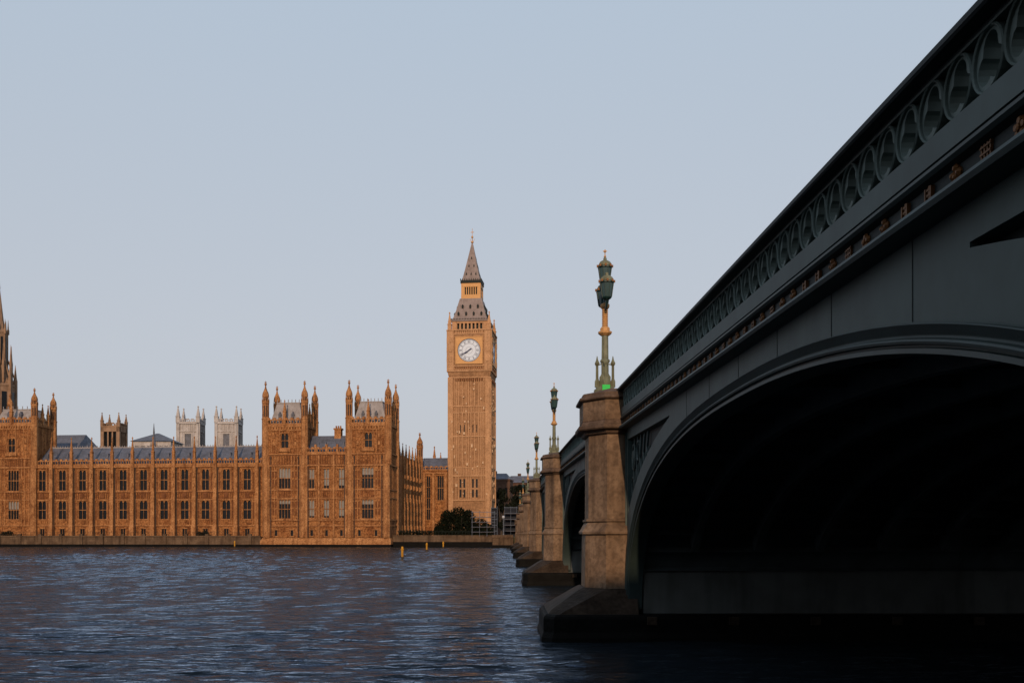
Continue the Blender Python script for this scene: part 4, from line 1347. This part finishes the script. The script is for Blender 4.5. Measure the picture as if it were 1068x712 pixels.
fn.lathe(0, 0, [(0.1, 95.4), (0.45, 95.7), (0.45, 96.0), (0.12, 96.2), (0.1, 97.0), (0.35, 97.3), (0.35, 97.6), (0.08, 97.9), (0.06, 100.2)], 8)
fn.box(-0.5, 0.5, -0.06, 0.06, 98.9, 99.1)
for k in range(4):
    a = k * PI / 2
    fn.tube((0.3 * math.cos(a), 0.3 * math.sin(a), 95.8), (0.7 * math.cos(a), 0.7 * math.sin(a), 96.9), 0.07, 4)
fn.build('finial', M['gilt'], ct)

# ------------------------------------------------------------------ towers and roofs behind the wing
st = thing('spire_tower', 'slender brown octagonal gothic tower with a tall spire at far left', 'tower', (-169.6, 340, 0))
b = MB()
b.lathe(0, 0, [(5.0, 2.6), (5.0, 52.5), (5.3, 53.2), (4.2, 54), (3.0, 57), (2.55, 58), (2.55, 70.5), (2.8, 71.2), (2.0, 72.2)], 8)
bo = b.build('octagon', M['brownstone'], st)
pb = MB()
for k in range(8):
    a = PI / 8 + k * PI / 4; a2 = k * PI / 4
    pb.tube((2.5 * math.cos(a), 2.5 * math.sin(a), 57), (2.5 * math.cos(a), 2.5 * math.sin(a), 71.0), 0.28, 4)
    pb.box(1.0 * math.cos(a2) - 0.0, 1.0 * math.cos(a2) + 0.001, -0.001, 0.001, 60, 60.01)
    pb.lathe(2.7 * math.cos(a), 2.7 * math.sin(a), [(0.4, 70.5), (0.4, 72), (0.25, 72.4), (0.05, 75.5)], 4)
    pb.lathe(4.9 * math.cos(a), 4.9 * math.sin(a), [(0.7, 40), (0.7, 55), (0.5, 56), (0.05, 60.5)], 4)
    pb.lathe(3.9 * math.cos(a2), 3.9 * math.sin(a2), [(0.5, 54), (0.5, 61), (0.35, 62), (0.05, 67)], 4)
    pb.tube((4.9 * math.cos(a), 4.9 * math.sin(a), 55), (2.6 * math.cos(a), 2.6 * math.sin(a), 62), 0.25, 4)
pb.build('pinnacles', M['brownstone'], bo)
s_ = MB(); s_.lathe(0, 0, [(1.9, 72.2), (1.35, 75.5), (0.75, 81), (0.25, 85.6), (0.35, 86.0), (0.06, 88.5)], 8)
s_.build('spire', M['brownstone'], st)
wdw = MB()
for k in range(8):
    wdw.M = Matrix.Rotation(k * PI / 4, 4, 'Z')
    wdw.box(-0.35, 0.35, -2.45, -2.36, 60, 69.5); wdw.box(-0.8, 0.8, -4.72, -4.64, 40, 51)
wdw.build('louvre_window', M['glass'], bo)

vt = thing('ventilation_tower', 'small dark brown square turret tower with open arches behind the slate roof', 'tower', (-131.0, 340, 0), R(-3))
b = MB()
for sx in (-1, 1):
    for sy in (-1, 1): b.box(sx * 2.7 - 0.55, sx * 2.7 + 0.55, sy * 2.7 - 0.55, sy * 2.7 + 0.55, 27, 39.6)
b.box(-3.2, 3.2, -3.2, 3.2, 20, 32.5); b.box(-3.25, 3.25, -3.25, 3.25, 37.6, 39.2)
for k in range(4):
    b.M = Matrix.Rotation(k * PI / 2, 4, 'Z')
    for q in (-0.75, 0.75): b.box(q - 0.22, q + 0.22, -3.1, -2.6, 32.5, 37.6)
    battlement(b, -3.0, 3.0, -3.3, -2.9, 39.2, 40.6, 0.9)
b.M = None
bo = b.build('shaft', M['brownstone'], vt)
i_ = MB(); i_.box(-2.2, 2.2, -2.2, 2.2, 32.5, 37.6); i_.build('louvre', M['glass'], bo)
for sx in (-1, 1):
    for sy in (-1, 1): pinnacle_mb(0.85, 39.2, 41.2, 44.0, sx * 2.85, sy * 2.85).build('pinnacle', M['brownstone'], vt)

def abbey(x, label):
    t = thing('church_tower', label, 'church tower', (x, 566, 0), R(2), 'pale twin church towers far behind')
    h = 5.8
    b = MB(); 
    ops = [(-1.7, 1.7, 49.5, 59.0)]
    for k in range(4):
        b.M = Matrix.Rotation(k * PI / 2, 4, 'Z'); wall_sheet(b, -h, h, 2.6, 65.2, -h, ops, 0.8)
    bo = b.build('shaft', M['abbey'], t)
    tr = MB()
    for k in range(4):
        tr.M = Matrix.Rotation(k * PI / 2, 4, 'Z'); lv = MB(); lv.M = tr.M
        for z, hh, p in ((46.5, 0.7, 0.5), (60.2, 0.6, 0.5), (64.4, 0.8, 0.7)): tr.box(-h, h, -h - p, -h - 0.003, z, z + hh)
        for s in (-1, 1): tr.box(s * h - 1.1 if s > 0 else -h - 0.01, h + 0.01 if s > 0 else -h + 1.1, -h - 0.7, -h - 0.004, 2.6, 65.2)
        battlement(tr, -h, h, -h - 0.6, -h - 0.1, 65.2, 67.4, 1.3)
        ribs(tr, [-3.2, 3.2], 47.2, 64.3, -h, 0.7, 0.35)
        for q in (-2.4, 2.4): tr.box(q - 0.3, q + 0.3, -h - 0.3, -h - 0.003, 49, 59.5)
        ribs(tr, [-3.6, -2.4, -1.2, 0, 1.2, 2.4, 3.6], 60.85, 64.35, -h, 0.35, 0.3)
        lv.box(-1.6, 1.6, -h + 0.6, -h + 0.7, 49.6, 58.9)
        lv.build('louvre_window', M['slate'], bo)
    tr.build('buttressing', M['abbey'], bo)
    for sx in (-1, 1):
        for sy in (-1, 1):
            pinnacle_mb(2.1, 65.2, 68.5, 74.6, sx * (h - 0.3), sy * (h - 0.3)).build('pinnacle', M['abbey'], t)
    return t
abbey(-175.2, 'left one of two pale stone church towers with four corner pinnacles')
abbey(-154.0, 'right one of two pale stone church towers, nearer the twin towered pavilion')

hr = thing('hipped_building', 'pale walled building with a low dark pyramid roof behind the wing', 'building', (-147.0, 430, 0))
b = MB(); b.box(-8, 8, -8, 8, 2.6, 42.2); b.build('wall', M['abbey'], hr)
b = MB(); b.frustum(-8.8, 8.8, -8.8, 8.8, 42.21, -0.5, 0.5, -0.5, 0.5, 46.2); b.build('roof', M['slate'], hr)
b = MB()
for q in range(6): b.box(-6.8 + q * 2.4, -5.4 + q * 2.4, -8.06, -8.004, 38.6, 40.2)
b.build('window_band', M['glass'], hr)
sb = thing('fleche', 'thin dark spirelet standing before the low pyramid roof', 'spire', (-113.5, 328, 0))
b = MB(); b.lathe(0, 0, [(1.0, 20), (1.0, 31), (1.2, 31.3), (0.7, 32), (0.25, 36.0), (0.3, 36.3), (0.05, 39.4)], 8); b.build('spire', M['slate'], sb)
b = MB()
for k in range(4): 
    b.M = Matrix.Rotation(k * PI / 2, 4, 'Z'); b.lathe(0.95, 0.0, [(0.25, 29), (0.25, 31.6), (0.04, 33.6)], 4)
b.build('pinnacle', M['brownstone'], sb)
hl = thing('hall_building', 'great hall with a long dark slate roof behind the left of the wing', 'building', (-136.0, 318, 0), -TH)
b = MB(); b.box(-16, 10, -7, 7, 2.6, 26); b.build('wall', M['brownstone'], hl)
b = MB(); b.loft([[(x, -7.5, 26.01), (x2, 0, 34.6), (x, 7.5, 26.01)] for x, x2 in ((-16, -16), (10, 5))]); ro = b.build('roof', M['slate'], hl)
b = MB(); b.lathe(-7.5, 0, [(0.8, 33.5), (0.8, 36), (0.95, 36.2), (0.3, 37.5), (0.05, 39.6)], 8); b.build('roof_lantern', M['slate'], ro)

# ------------------------------------------------------------------ river walls on the far bank
tw = thing('terrace_wall', 'long low stone embankment wall with dark tide line below the palace wing', 'river wall', (PO[0], PO[1], 0), -TH)
b = MB(); b.box(-260, -35.2, -0.1, 4.2, 0.72, 2.75); b.box(-260, -35.2, -0.3, 0.15, 2.752, 3.1); b.build('wall', M['wallstone'], tw)
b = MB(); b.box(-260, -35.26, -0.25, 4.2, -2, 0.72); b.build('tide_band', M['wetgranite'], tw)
b = MB()
x = -122.0
while x < -36:
    b.box(x - 0.45, x + 0.45, -0.42, 0.3, 0.75, 3.55); x += 5.99
b.build('pier_block', M['wallstone'], tw)
b = MB()
x = -121.0
while x < -36:
    b.tube((x, 0.0, 3.1), (x, 0.0, 4.0), 0.03, 4); x += 1.0
b.tube((-122, 0, 4.0), (-36, 0, 4.0), 0.035, 4); b.tube((-122, 0, 3.55), (-36, 0, 3.55), 0.025, 4)
b.build('railing', M['irondark'], tw)
tg = thing('garden_wall', 'plain dark stone river wall below the clock tower garden', 'river wall', (PO[0], PO[1], 0), -TH)
b = MB(); b.box(0.56, 27.2, 2.0, 4.3, 1.45, 2.9); b.box(0.56, 27.3, 1.85, 2.6, 2.902, 3.2); b.build('wall', M['wallstone'], tg)
b = MB(); b.box(0.62, 27.3, 1.9, 4.3, -2, 1.45); b.build('tide_band', M['wetgranite'], tg)
b = MB()
x = 1.2
while x < 27: b.tube((x, 2.2, 3.2), (x, 2.2, 4.2), 0.03, 4); x += 0.9
b.tube((1, 2.2, 4.2), (27, 2.2, 4.2), 0.04, 4); b.build('railing', M['irondark'], tg)
ta = thing('landing_wall', 'pale capped quay wall running from the garden corner to the bridge', 'river wall', (0, 0, 0))
b = MB(); b.box(-2.9, 2.2, 249.5, 256, 0.8, 2.6); b.box(-3.0, 2.2, 249.3, 256, 2.602, 3.3); b.build('wall', M['wallstone'], ta)
b = MB(); b.box(-3.02, 2.25, 249.35, 256, -2, 0.8); b.build('tide_band', M['wetgranite'], ta)

# ------------------------------------------------------------------ east bank: unseen block added behind the viewpoint, sized to shade the near arch
eb = thing('hospital_shade_block', 'unseen long hospital block on the near bank, sized to shade the arch', 'building', (0, 0, 0))
b = MB()
ops = [(-118 + 6 * i, -115.5 + 6 * i, z, z + 2.6) for i in range(20) for z in (5, 10, 15, 20)]
b.M = Matrix.Translation((0, -42, 0)) @ Matrix.Rotation(PI, 4, 'Z')
wall_sheet(b, -3.0, 122, 1.8, 25.5, 0, [(-o[1], -o[0], o[2], o[3]) for o in ops], 0.4)
b.M = None
b.box(-121.9, 2.9, -60, -42.7, 1.8, 25.4); b.box(-122.4, 3.4, -60.4, -41.6, 25.5, 26.3)
b.build('wall', M['wallstone'], eb)  # wall of the added, unseen shade block
b = MB()
for o_ in ops: b.box(o_[0] + 0.01, o_[1] - 0.01, -42.4, -42.36, o_[2] + 0.01, o_[3] - 0.01)
b.build('window_panes', M['glass'], eb)

# ------------------------------------------------------------------ mooring posts
for px_, Y_, h, lab in ((-14.1, 140, 1.75, 'tallest yellow timber post standing in the river before the garden'), (-15.7, 205, 1.75, 'middle yellow timber post standing in the river below the clock tower'),
                        (-15.2, 252, 1.7, 'smallest yellow post in the river, close to the garden wall'), (-70.7, 265.5, 1.75, 'lone yellow post against the terrace wall of the long wing')):
    t = thing('mooring_post', lab, 'post', (px_, Y_, 0), 0, 'yellow posts in the river')
    b = MB(); b.lathe(0, 0, [(0.17, 0.35), (0.16, h - 0.12), (0.12, h)], 10); b.build('post', M['yellow'], t)
    b = MB(); b.lathe(0, 0, [(0.2, -2), (0.18, 0.35)], 10); b.build('wet_foot', M['weed'], t)
    b = MB(); b.lathe(0, 0, [(0.23, h - 0.5), (0.23, h - 0.3)], 10); b.build('collar', M['yellow'], t)

# ------------------------------------------------------------------ vegetation
def leaf_cloud(mb, cx, cy, cz, rx, ry, rz, n, size, rnd):
    for _ in range(n):
        while True:
            p = Vector((rnd.uniform(-1, 1), rnd.uniform(-1, 1), rnd.uniform(-1, 1)))
            if p.length <= 1 and p.length > 0.35 * rnd.random(): break
        c = Vector((cx + p.x * rx, cy + p.y * ry, cz + p.z * rz))
        d = Vector((rnd.gauss(0, 1), rnd.gauss(0, 1), rnd.gauss(0, 1))).normalized()
        u = d.orthogonal().normalized(); v = d.cross(u)
        s = size * rnd.uniform(0.6, 1.3)
        mb.add([tuple(c + u * s), tuple(c + v * s * 0.55), tuple(c - u * s), tuple(c - v * s * 0.55)], [(0, 1, 2, 3)])
def tree(name, label, cat, loc, H, W, n, seed, m, trunk_h=None, group=None, size=0.42):
    rnd = random.Random(seed)
    t = thing(name, label, cat, loc, 0, group)
    th = trunk_h if trunk_h is not None else H * 0.3
    tk = MB()
    tk.tube((0, 0, -0.2), (0.1, 0, th), 0.05 * W + 0.06, 8, 0.035 * W)
    for k in range(6):
        a = k * PI / 3 + rnd.random()
        tk.tube((0.1, 0, th * rnd.uniform(0.7, 1.0)), (W * 0.34 * math.cos(a), W * 0.34 * math.sin(a), H * rnd.uniform(0.5, 0.85)), 0.03 * W, 6, 0.01 * W)
    tk.build('trunk', M['bark'], t)
    cr = MB()
    for k in range(16):
        a = rnd.uniform(0, 2 * PI); zf = rnd.uniform(0, 1)
        rr = W * 0.33 * math.sqrt(rnd.random()) * (1.0 - 0.45 * zf)
        cz = th * 0.75 + (H - th * 0.75) * (0.12 + 0.74 * zf)
        s = W * rnd.uniform(0.14, 0.22)
        leaf_cloud(cr, rr * math.cos(a), rr * math.sin(a), cz, s, s, s * 0.8, n // 16, size, rnd)
    cr.build('crown', m, t)
    return t
# the dark dome of shrub before the tower
rnd = random.Random(3)
sh_ = thing('garden_bush', 'big dark domed evergreen bush hiding the clock tower foot', 'bush', (-13.9, 296, 2.7))
tk = MB()
for k in range(5):
    a = k * 1.3; tk.tube((math.cos(a) * 2, math.sin(a), -0.2), (math.cos(a) * 3.4, math.sin(a) * 2, 5.5), 0.22, 6, 0.08)
tk.build('stem', M['bark'], sh_)
cr = MB()
for x, y, z, r in ((-4.0, 0, 2.6, 2.6), (-1.2, -0.4, 3.6, 3.5), (2.2, 0, 3.3, 3.4), (4.6, 0.3, 2.2, 2.3), (0.4, 0.2, 6.2, 2.6), (-2.6, 0, 5.6, 2.3), (3.0, 0.4, 5.6, 2.4), (-5.2, 0.2, 1.6, 1.6), (5.6, 0, 1.2, 1.5), (6.6, 0, 2.6, 2.9), (8.6, 0.2, 1.9, 2.2)):
    leaf_cloud(cr, x, y, z, r, r * 0.85, r, int(420 * r), 0.30, rnd)
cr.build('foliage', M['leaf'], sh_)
hd = thing('garden_hedge', 'low dark clipped hedge running along the foot of the shaded range', 'hedge', (PO[0], PO[1], 0), -TH)
cr = MB()
for i in range(52):
    leaf_cloud(cr, 1.4 + i * 0.48, 6.0, 3.6, 0.7, 0.7, 0.95, 75, 0.2, rnd)
cr.build('foliage', M['leaf'], hd)
tk = MB()
for i in range(12): tk.tube((1.6 + i * 2.1, 6.0, 2.6), (1.6 + i * 2.1, 6.0, 3.6), 0.05, 5)
tk.build('stem', M['bark'], hd)
for (x, Y_, H, W, sd, lab) in ((-1.0, 345, 17.5, 9, 11, 'dark leafy tree directly right of the clock tower base'), (4.5, 352, 19.5, 10, 12, 'tall dark tree behind the fourth bridge lamp'),
                               (8.5, 372, 20.5, 12, 13, 'dark tree farthest right, mostly behind the bridge piers'), (2.0, 322, 11.0, 8, 14, 'lower dark tree in front of the others by the bridge end')):
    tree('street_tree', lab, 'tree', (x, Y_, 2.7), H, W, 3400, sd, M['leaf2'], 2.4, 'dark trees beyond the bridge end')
rnd = random.Random(5)
for lab, x, wd in (('round dark shrub on the terrace at the left edge', -109.6, 2.4), ('wide dark shrub on the terrace before the middle of the wing', -52.6, 2.2)):
    t = thing('terrace_shrub', lab, 'shrub', (PO[0] + x * cT + 2.6 * sT, PO[1] - x * sT + 2.6 * cT, 2.75), -TH, 'shrubs on the palace terrace')
    cr = MB()
    leaf_cloud(cr, -wd * 0.35, 0, 0.75, wd * 0.5, 0.7, 0.75, 300, 0.18, rnd); leaf_cloud(cr, wd * 0.35, 0, 0.85, wd * 0.5, 0.7, 0.85, 300, 0.18, rnd)
    cr.build('foliage', M['leaf'], t)
    b = MB(); b.tube((0, 0, -0.1), (0, 0, 0.9), 0.09, 6); b.build('stem', M['bark'], t)

# ------------------------------------------------------------------ scaffolds, lamp, buildings at the bridge end
def scaffold(name, label, x0, x1, y0, y1, z0, z1, cols, rows, name_net=True):
    t = thing(name, label, 'scaffold', ((x0 + x1) / 2, (y0 + y1) / 2, z0))
    b = MB(); h = (x1 - x0) / 2; dd = (y1 - y0) / 2; H = z1 - z0
    for i in range(cols + 1):
        q = -h + 2 * h * i / cols
        for s in (-dd, dd): b.tube((q, s, 0), (q, s, H + 0.3), 0.032, 5)
    for j in range(1, rows + 1):
        z = H * j / rows
        for s in (-dd, dd): b.tube((-h - 0.2, s, z), (h + 0.2, s, z), 0.035, 5)
        for i in range(cols + 1):
            q = -h + 2 * h * i / cols
            b.tube((q, -dd, z), (q, dd, z), 0.03, 5)
    b.build('frame', M['steel'], t)
    d_ = MB()
    for j in range(1, rows):
        d_.box(-h, h, -dd + 0.1, dd - 0.1, H * j / rows - 0.14, H * j / rows - 0.07)
    d_.build('boards', M['darkbrown'], t)
    if name_net:
        nt = MB(); nt.box(-h, h, dd + 0.1, dd + 0.14, 0.1, H - 0.1)
        nt.build('netting', M['netting'], t)
    return t
scaffold('scaffold', 'pale tube scaffold at the clock tower foot beside the dark bush', -8.5, -2.6, 266.5, 268.5, 2.76, 9.3, 3, 5, False)
scaffold('scaffold', 'grey netted scaffold standing close to the end of the bridge', 0.1, 3.4, 274, 276, 2.76, 10.7, 2, 5)
sc = thing('scaffold', 'narrow scaffold tower at the right corner of the clock tower', 'scaffold', (-3.0, 300, 2.76))
b = MB()
for x in (-0.9, 0.9):
    for y in (-0.7, 0.7): b.tube((x, y, 0), (x, y, 9.0), 0.05, 5)
for j in range(1, 6):
    for y in (-0.7, 0.7): b.tube((-0.9, y, 1.7 * j), (0.9, y, 1.7 * j), 0.05, 5)
b.build('frame', M['steel'], sc)
b = MB(); b.box(-0.85, 0.85, 0.72, 0.76, 0.1, 8.6); b.build('netting', M['netting'], sc)
gl = thing('street_lamp', 'thin grey street lamp with a white globe between the two scaffolds', 'street lamp', (-0.25, 262, 2.76))
b = MB(); b.lathe(0, 0, [(0.14, 0), (0.12, 0.6), (0.07, 0.8), (0.05, 4.6), (0.1, 4.75)], 8); b.build('post', M['steel'], gl)
b = MB(); b.lathe(0, 0, [(0.12, 4.75), (0.3, 4.9), (0.38, 5.15), (0.3, 5.4), (0.08, 5.52)], 12); b.build('globe', M['white'], gl, smooth=True)

cb = thing('corner_building', 'small sunlit brown stone building showing above the trees right of the tower', 'building', (-1.2, 420, 0), R(-8))
b = MB()
wall_sheet(b, -4.2, 4.2, 2.6, 25.5, -5, [(-3.2, -2.0, 19.5, 22.5), (-0.6, 0.6, 19.5, 22.5), (2.0, 3.2, 19.5, 22.5)], 0.4)
b.box(-4.18, 4.18, -4.2, 5, 2.6, 25.4); b.box(-4.4, 4.4, -5.3, 5.2, 25.5, 26.1)
b.build('wall', M['brick'], cb)
b = MB(); b.frustum(-4.2, 4.2, -5, 5, 26.102, -2.2, 2.2, -1.0, 1.0, 28.6); rr = b.build('roof', M['slate'], cb)
b = MB(); b.box(-3.0, -1.8, -1.5, 0, 26.5, 29.6); b.build('chimney', M['brick'], rr)
b = MB()
for q in (-2.6, 0, 2.6): b.box(q - 0.58, q + 0.58, -4.66, -4.6, 19.51, 22.49)
b.build('window', M['glass'], cb)
ob = thing('office_building', 'long dark flat roofed building behind the trees at the bridge end', 'building', (22, 470, 0))
b = MB()
ops = [(-21 + 3 * i, -19.4 + 3 * i, z, z + 1.9) for i in range(14) for z in (14.5, 18.5, 22.5)]
wall_sheet(b, -22, 22, 2.6, 27.0, -8, ops, 0.4); b.box(-21.9, 21.9, -7.3, 8, 2.6, 26.9)
b.build('wall', M['brick'], ob)
b = MB(); b.frustum(-22.4, 22.4, -8.5, 8.5, 27.01, -19, 19, -4, 4, 30.3); rr = b.build('roof', M['slate'], ob)
b = MB()
for x in (-15, -6, 5, 14): b.box(x - 0.8, x + 0.8, -1, 1, 29.5, 31.6)
b.build('chimney', M['brick'], rr)
b = MB()
for o_ in ops: b.box(o_[0] + 0.01, o_[1] - 0.01, -7.66, -7.62, o_[2] + 0.01, o_[3] - 0.01)
b.build('window_panes', M['glass'], ob)
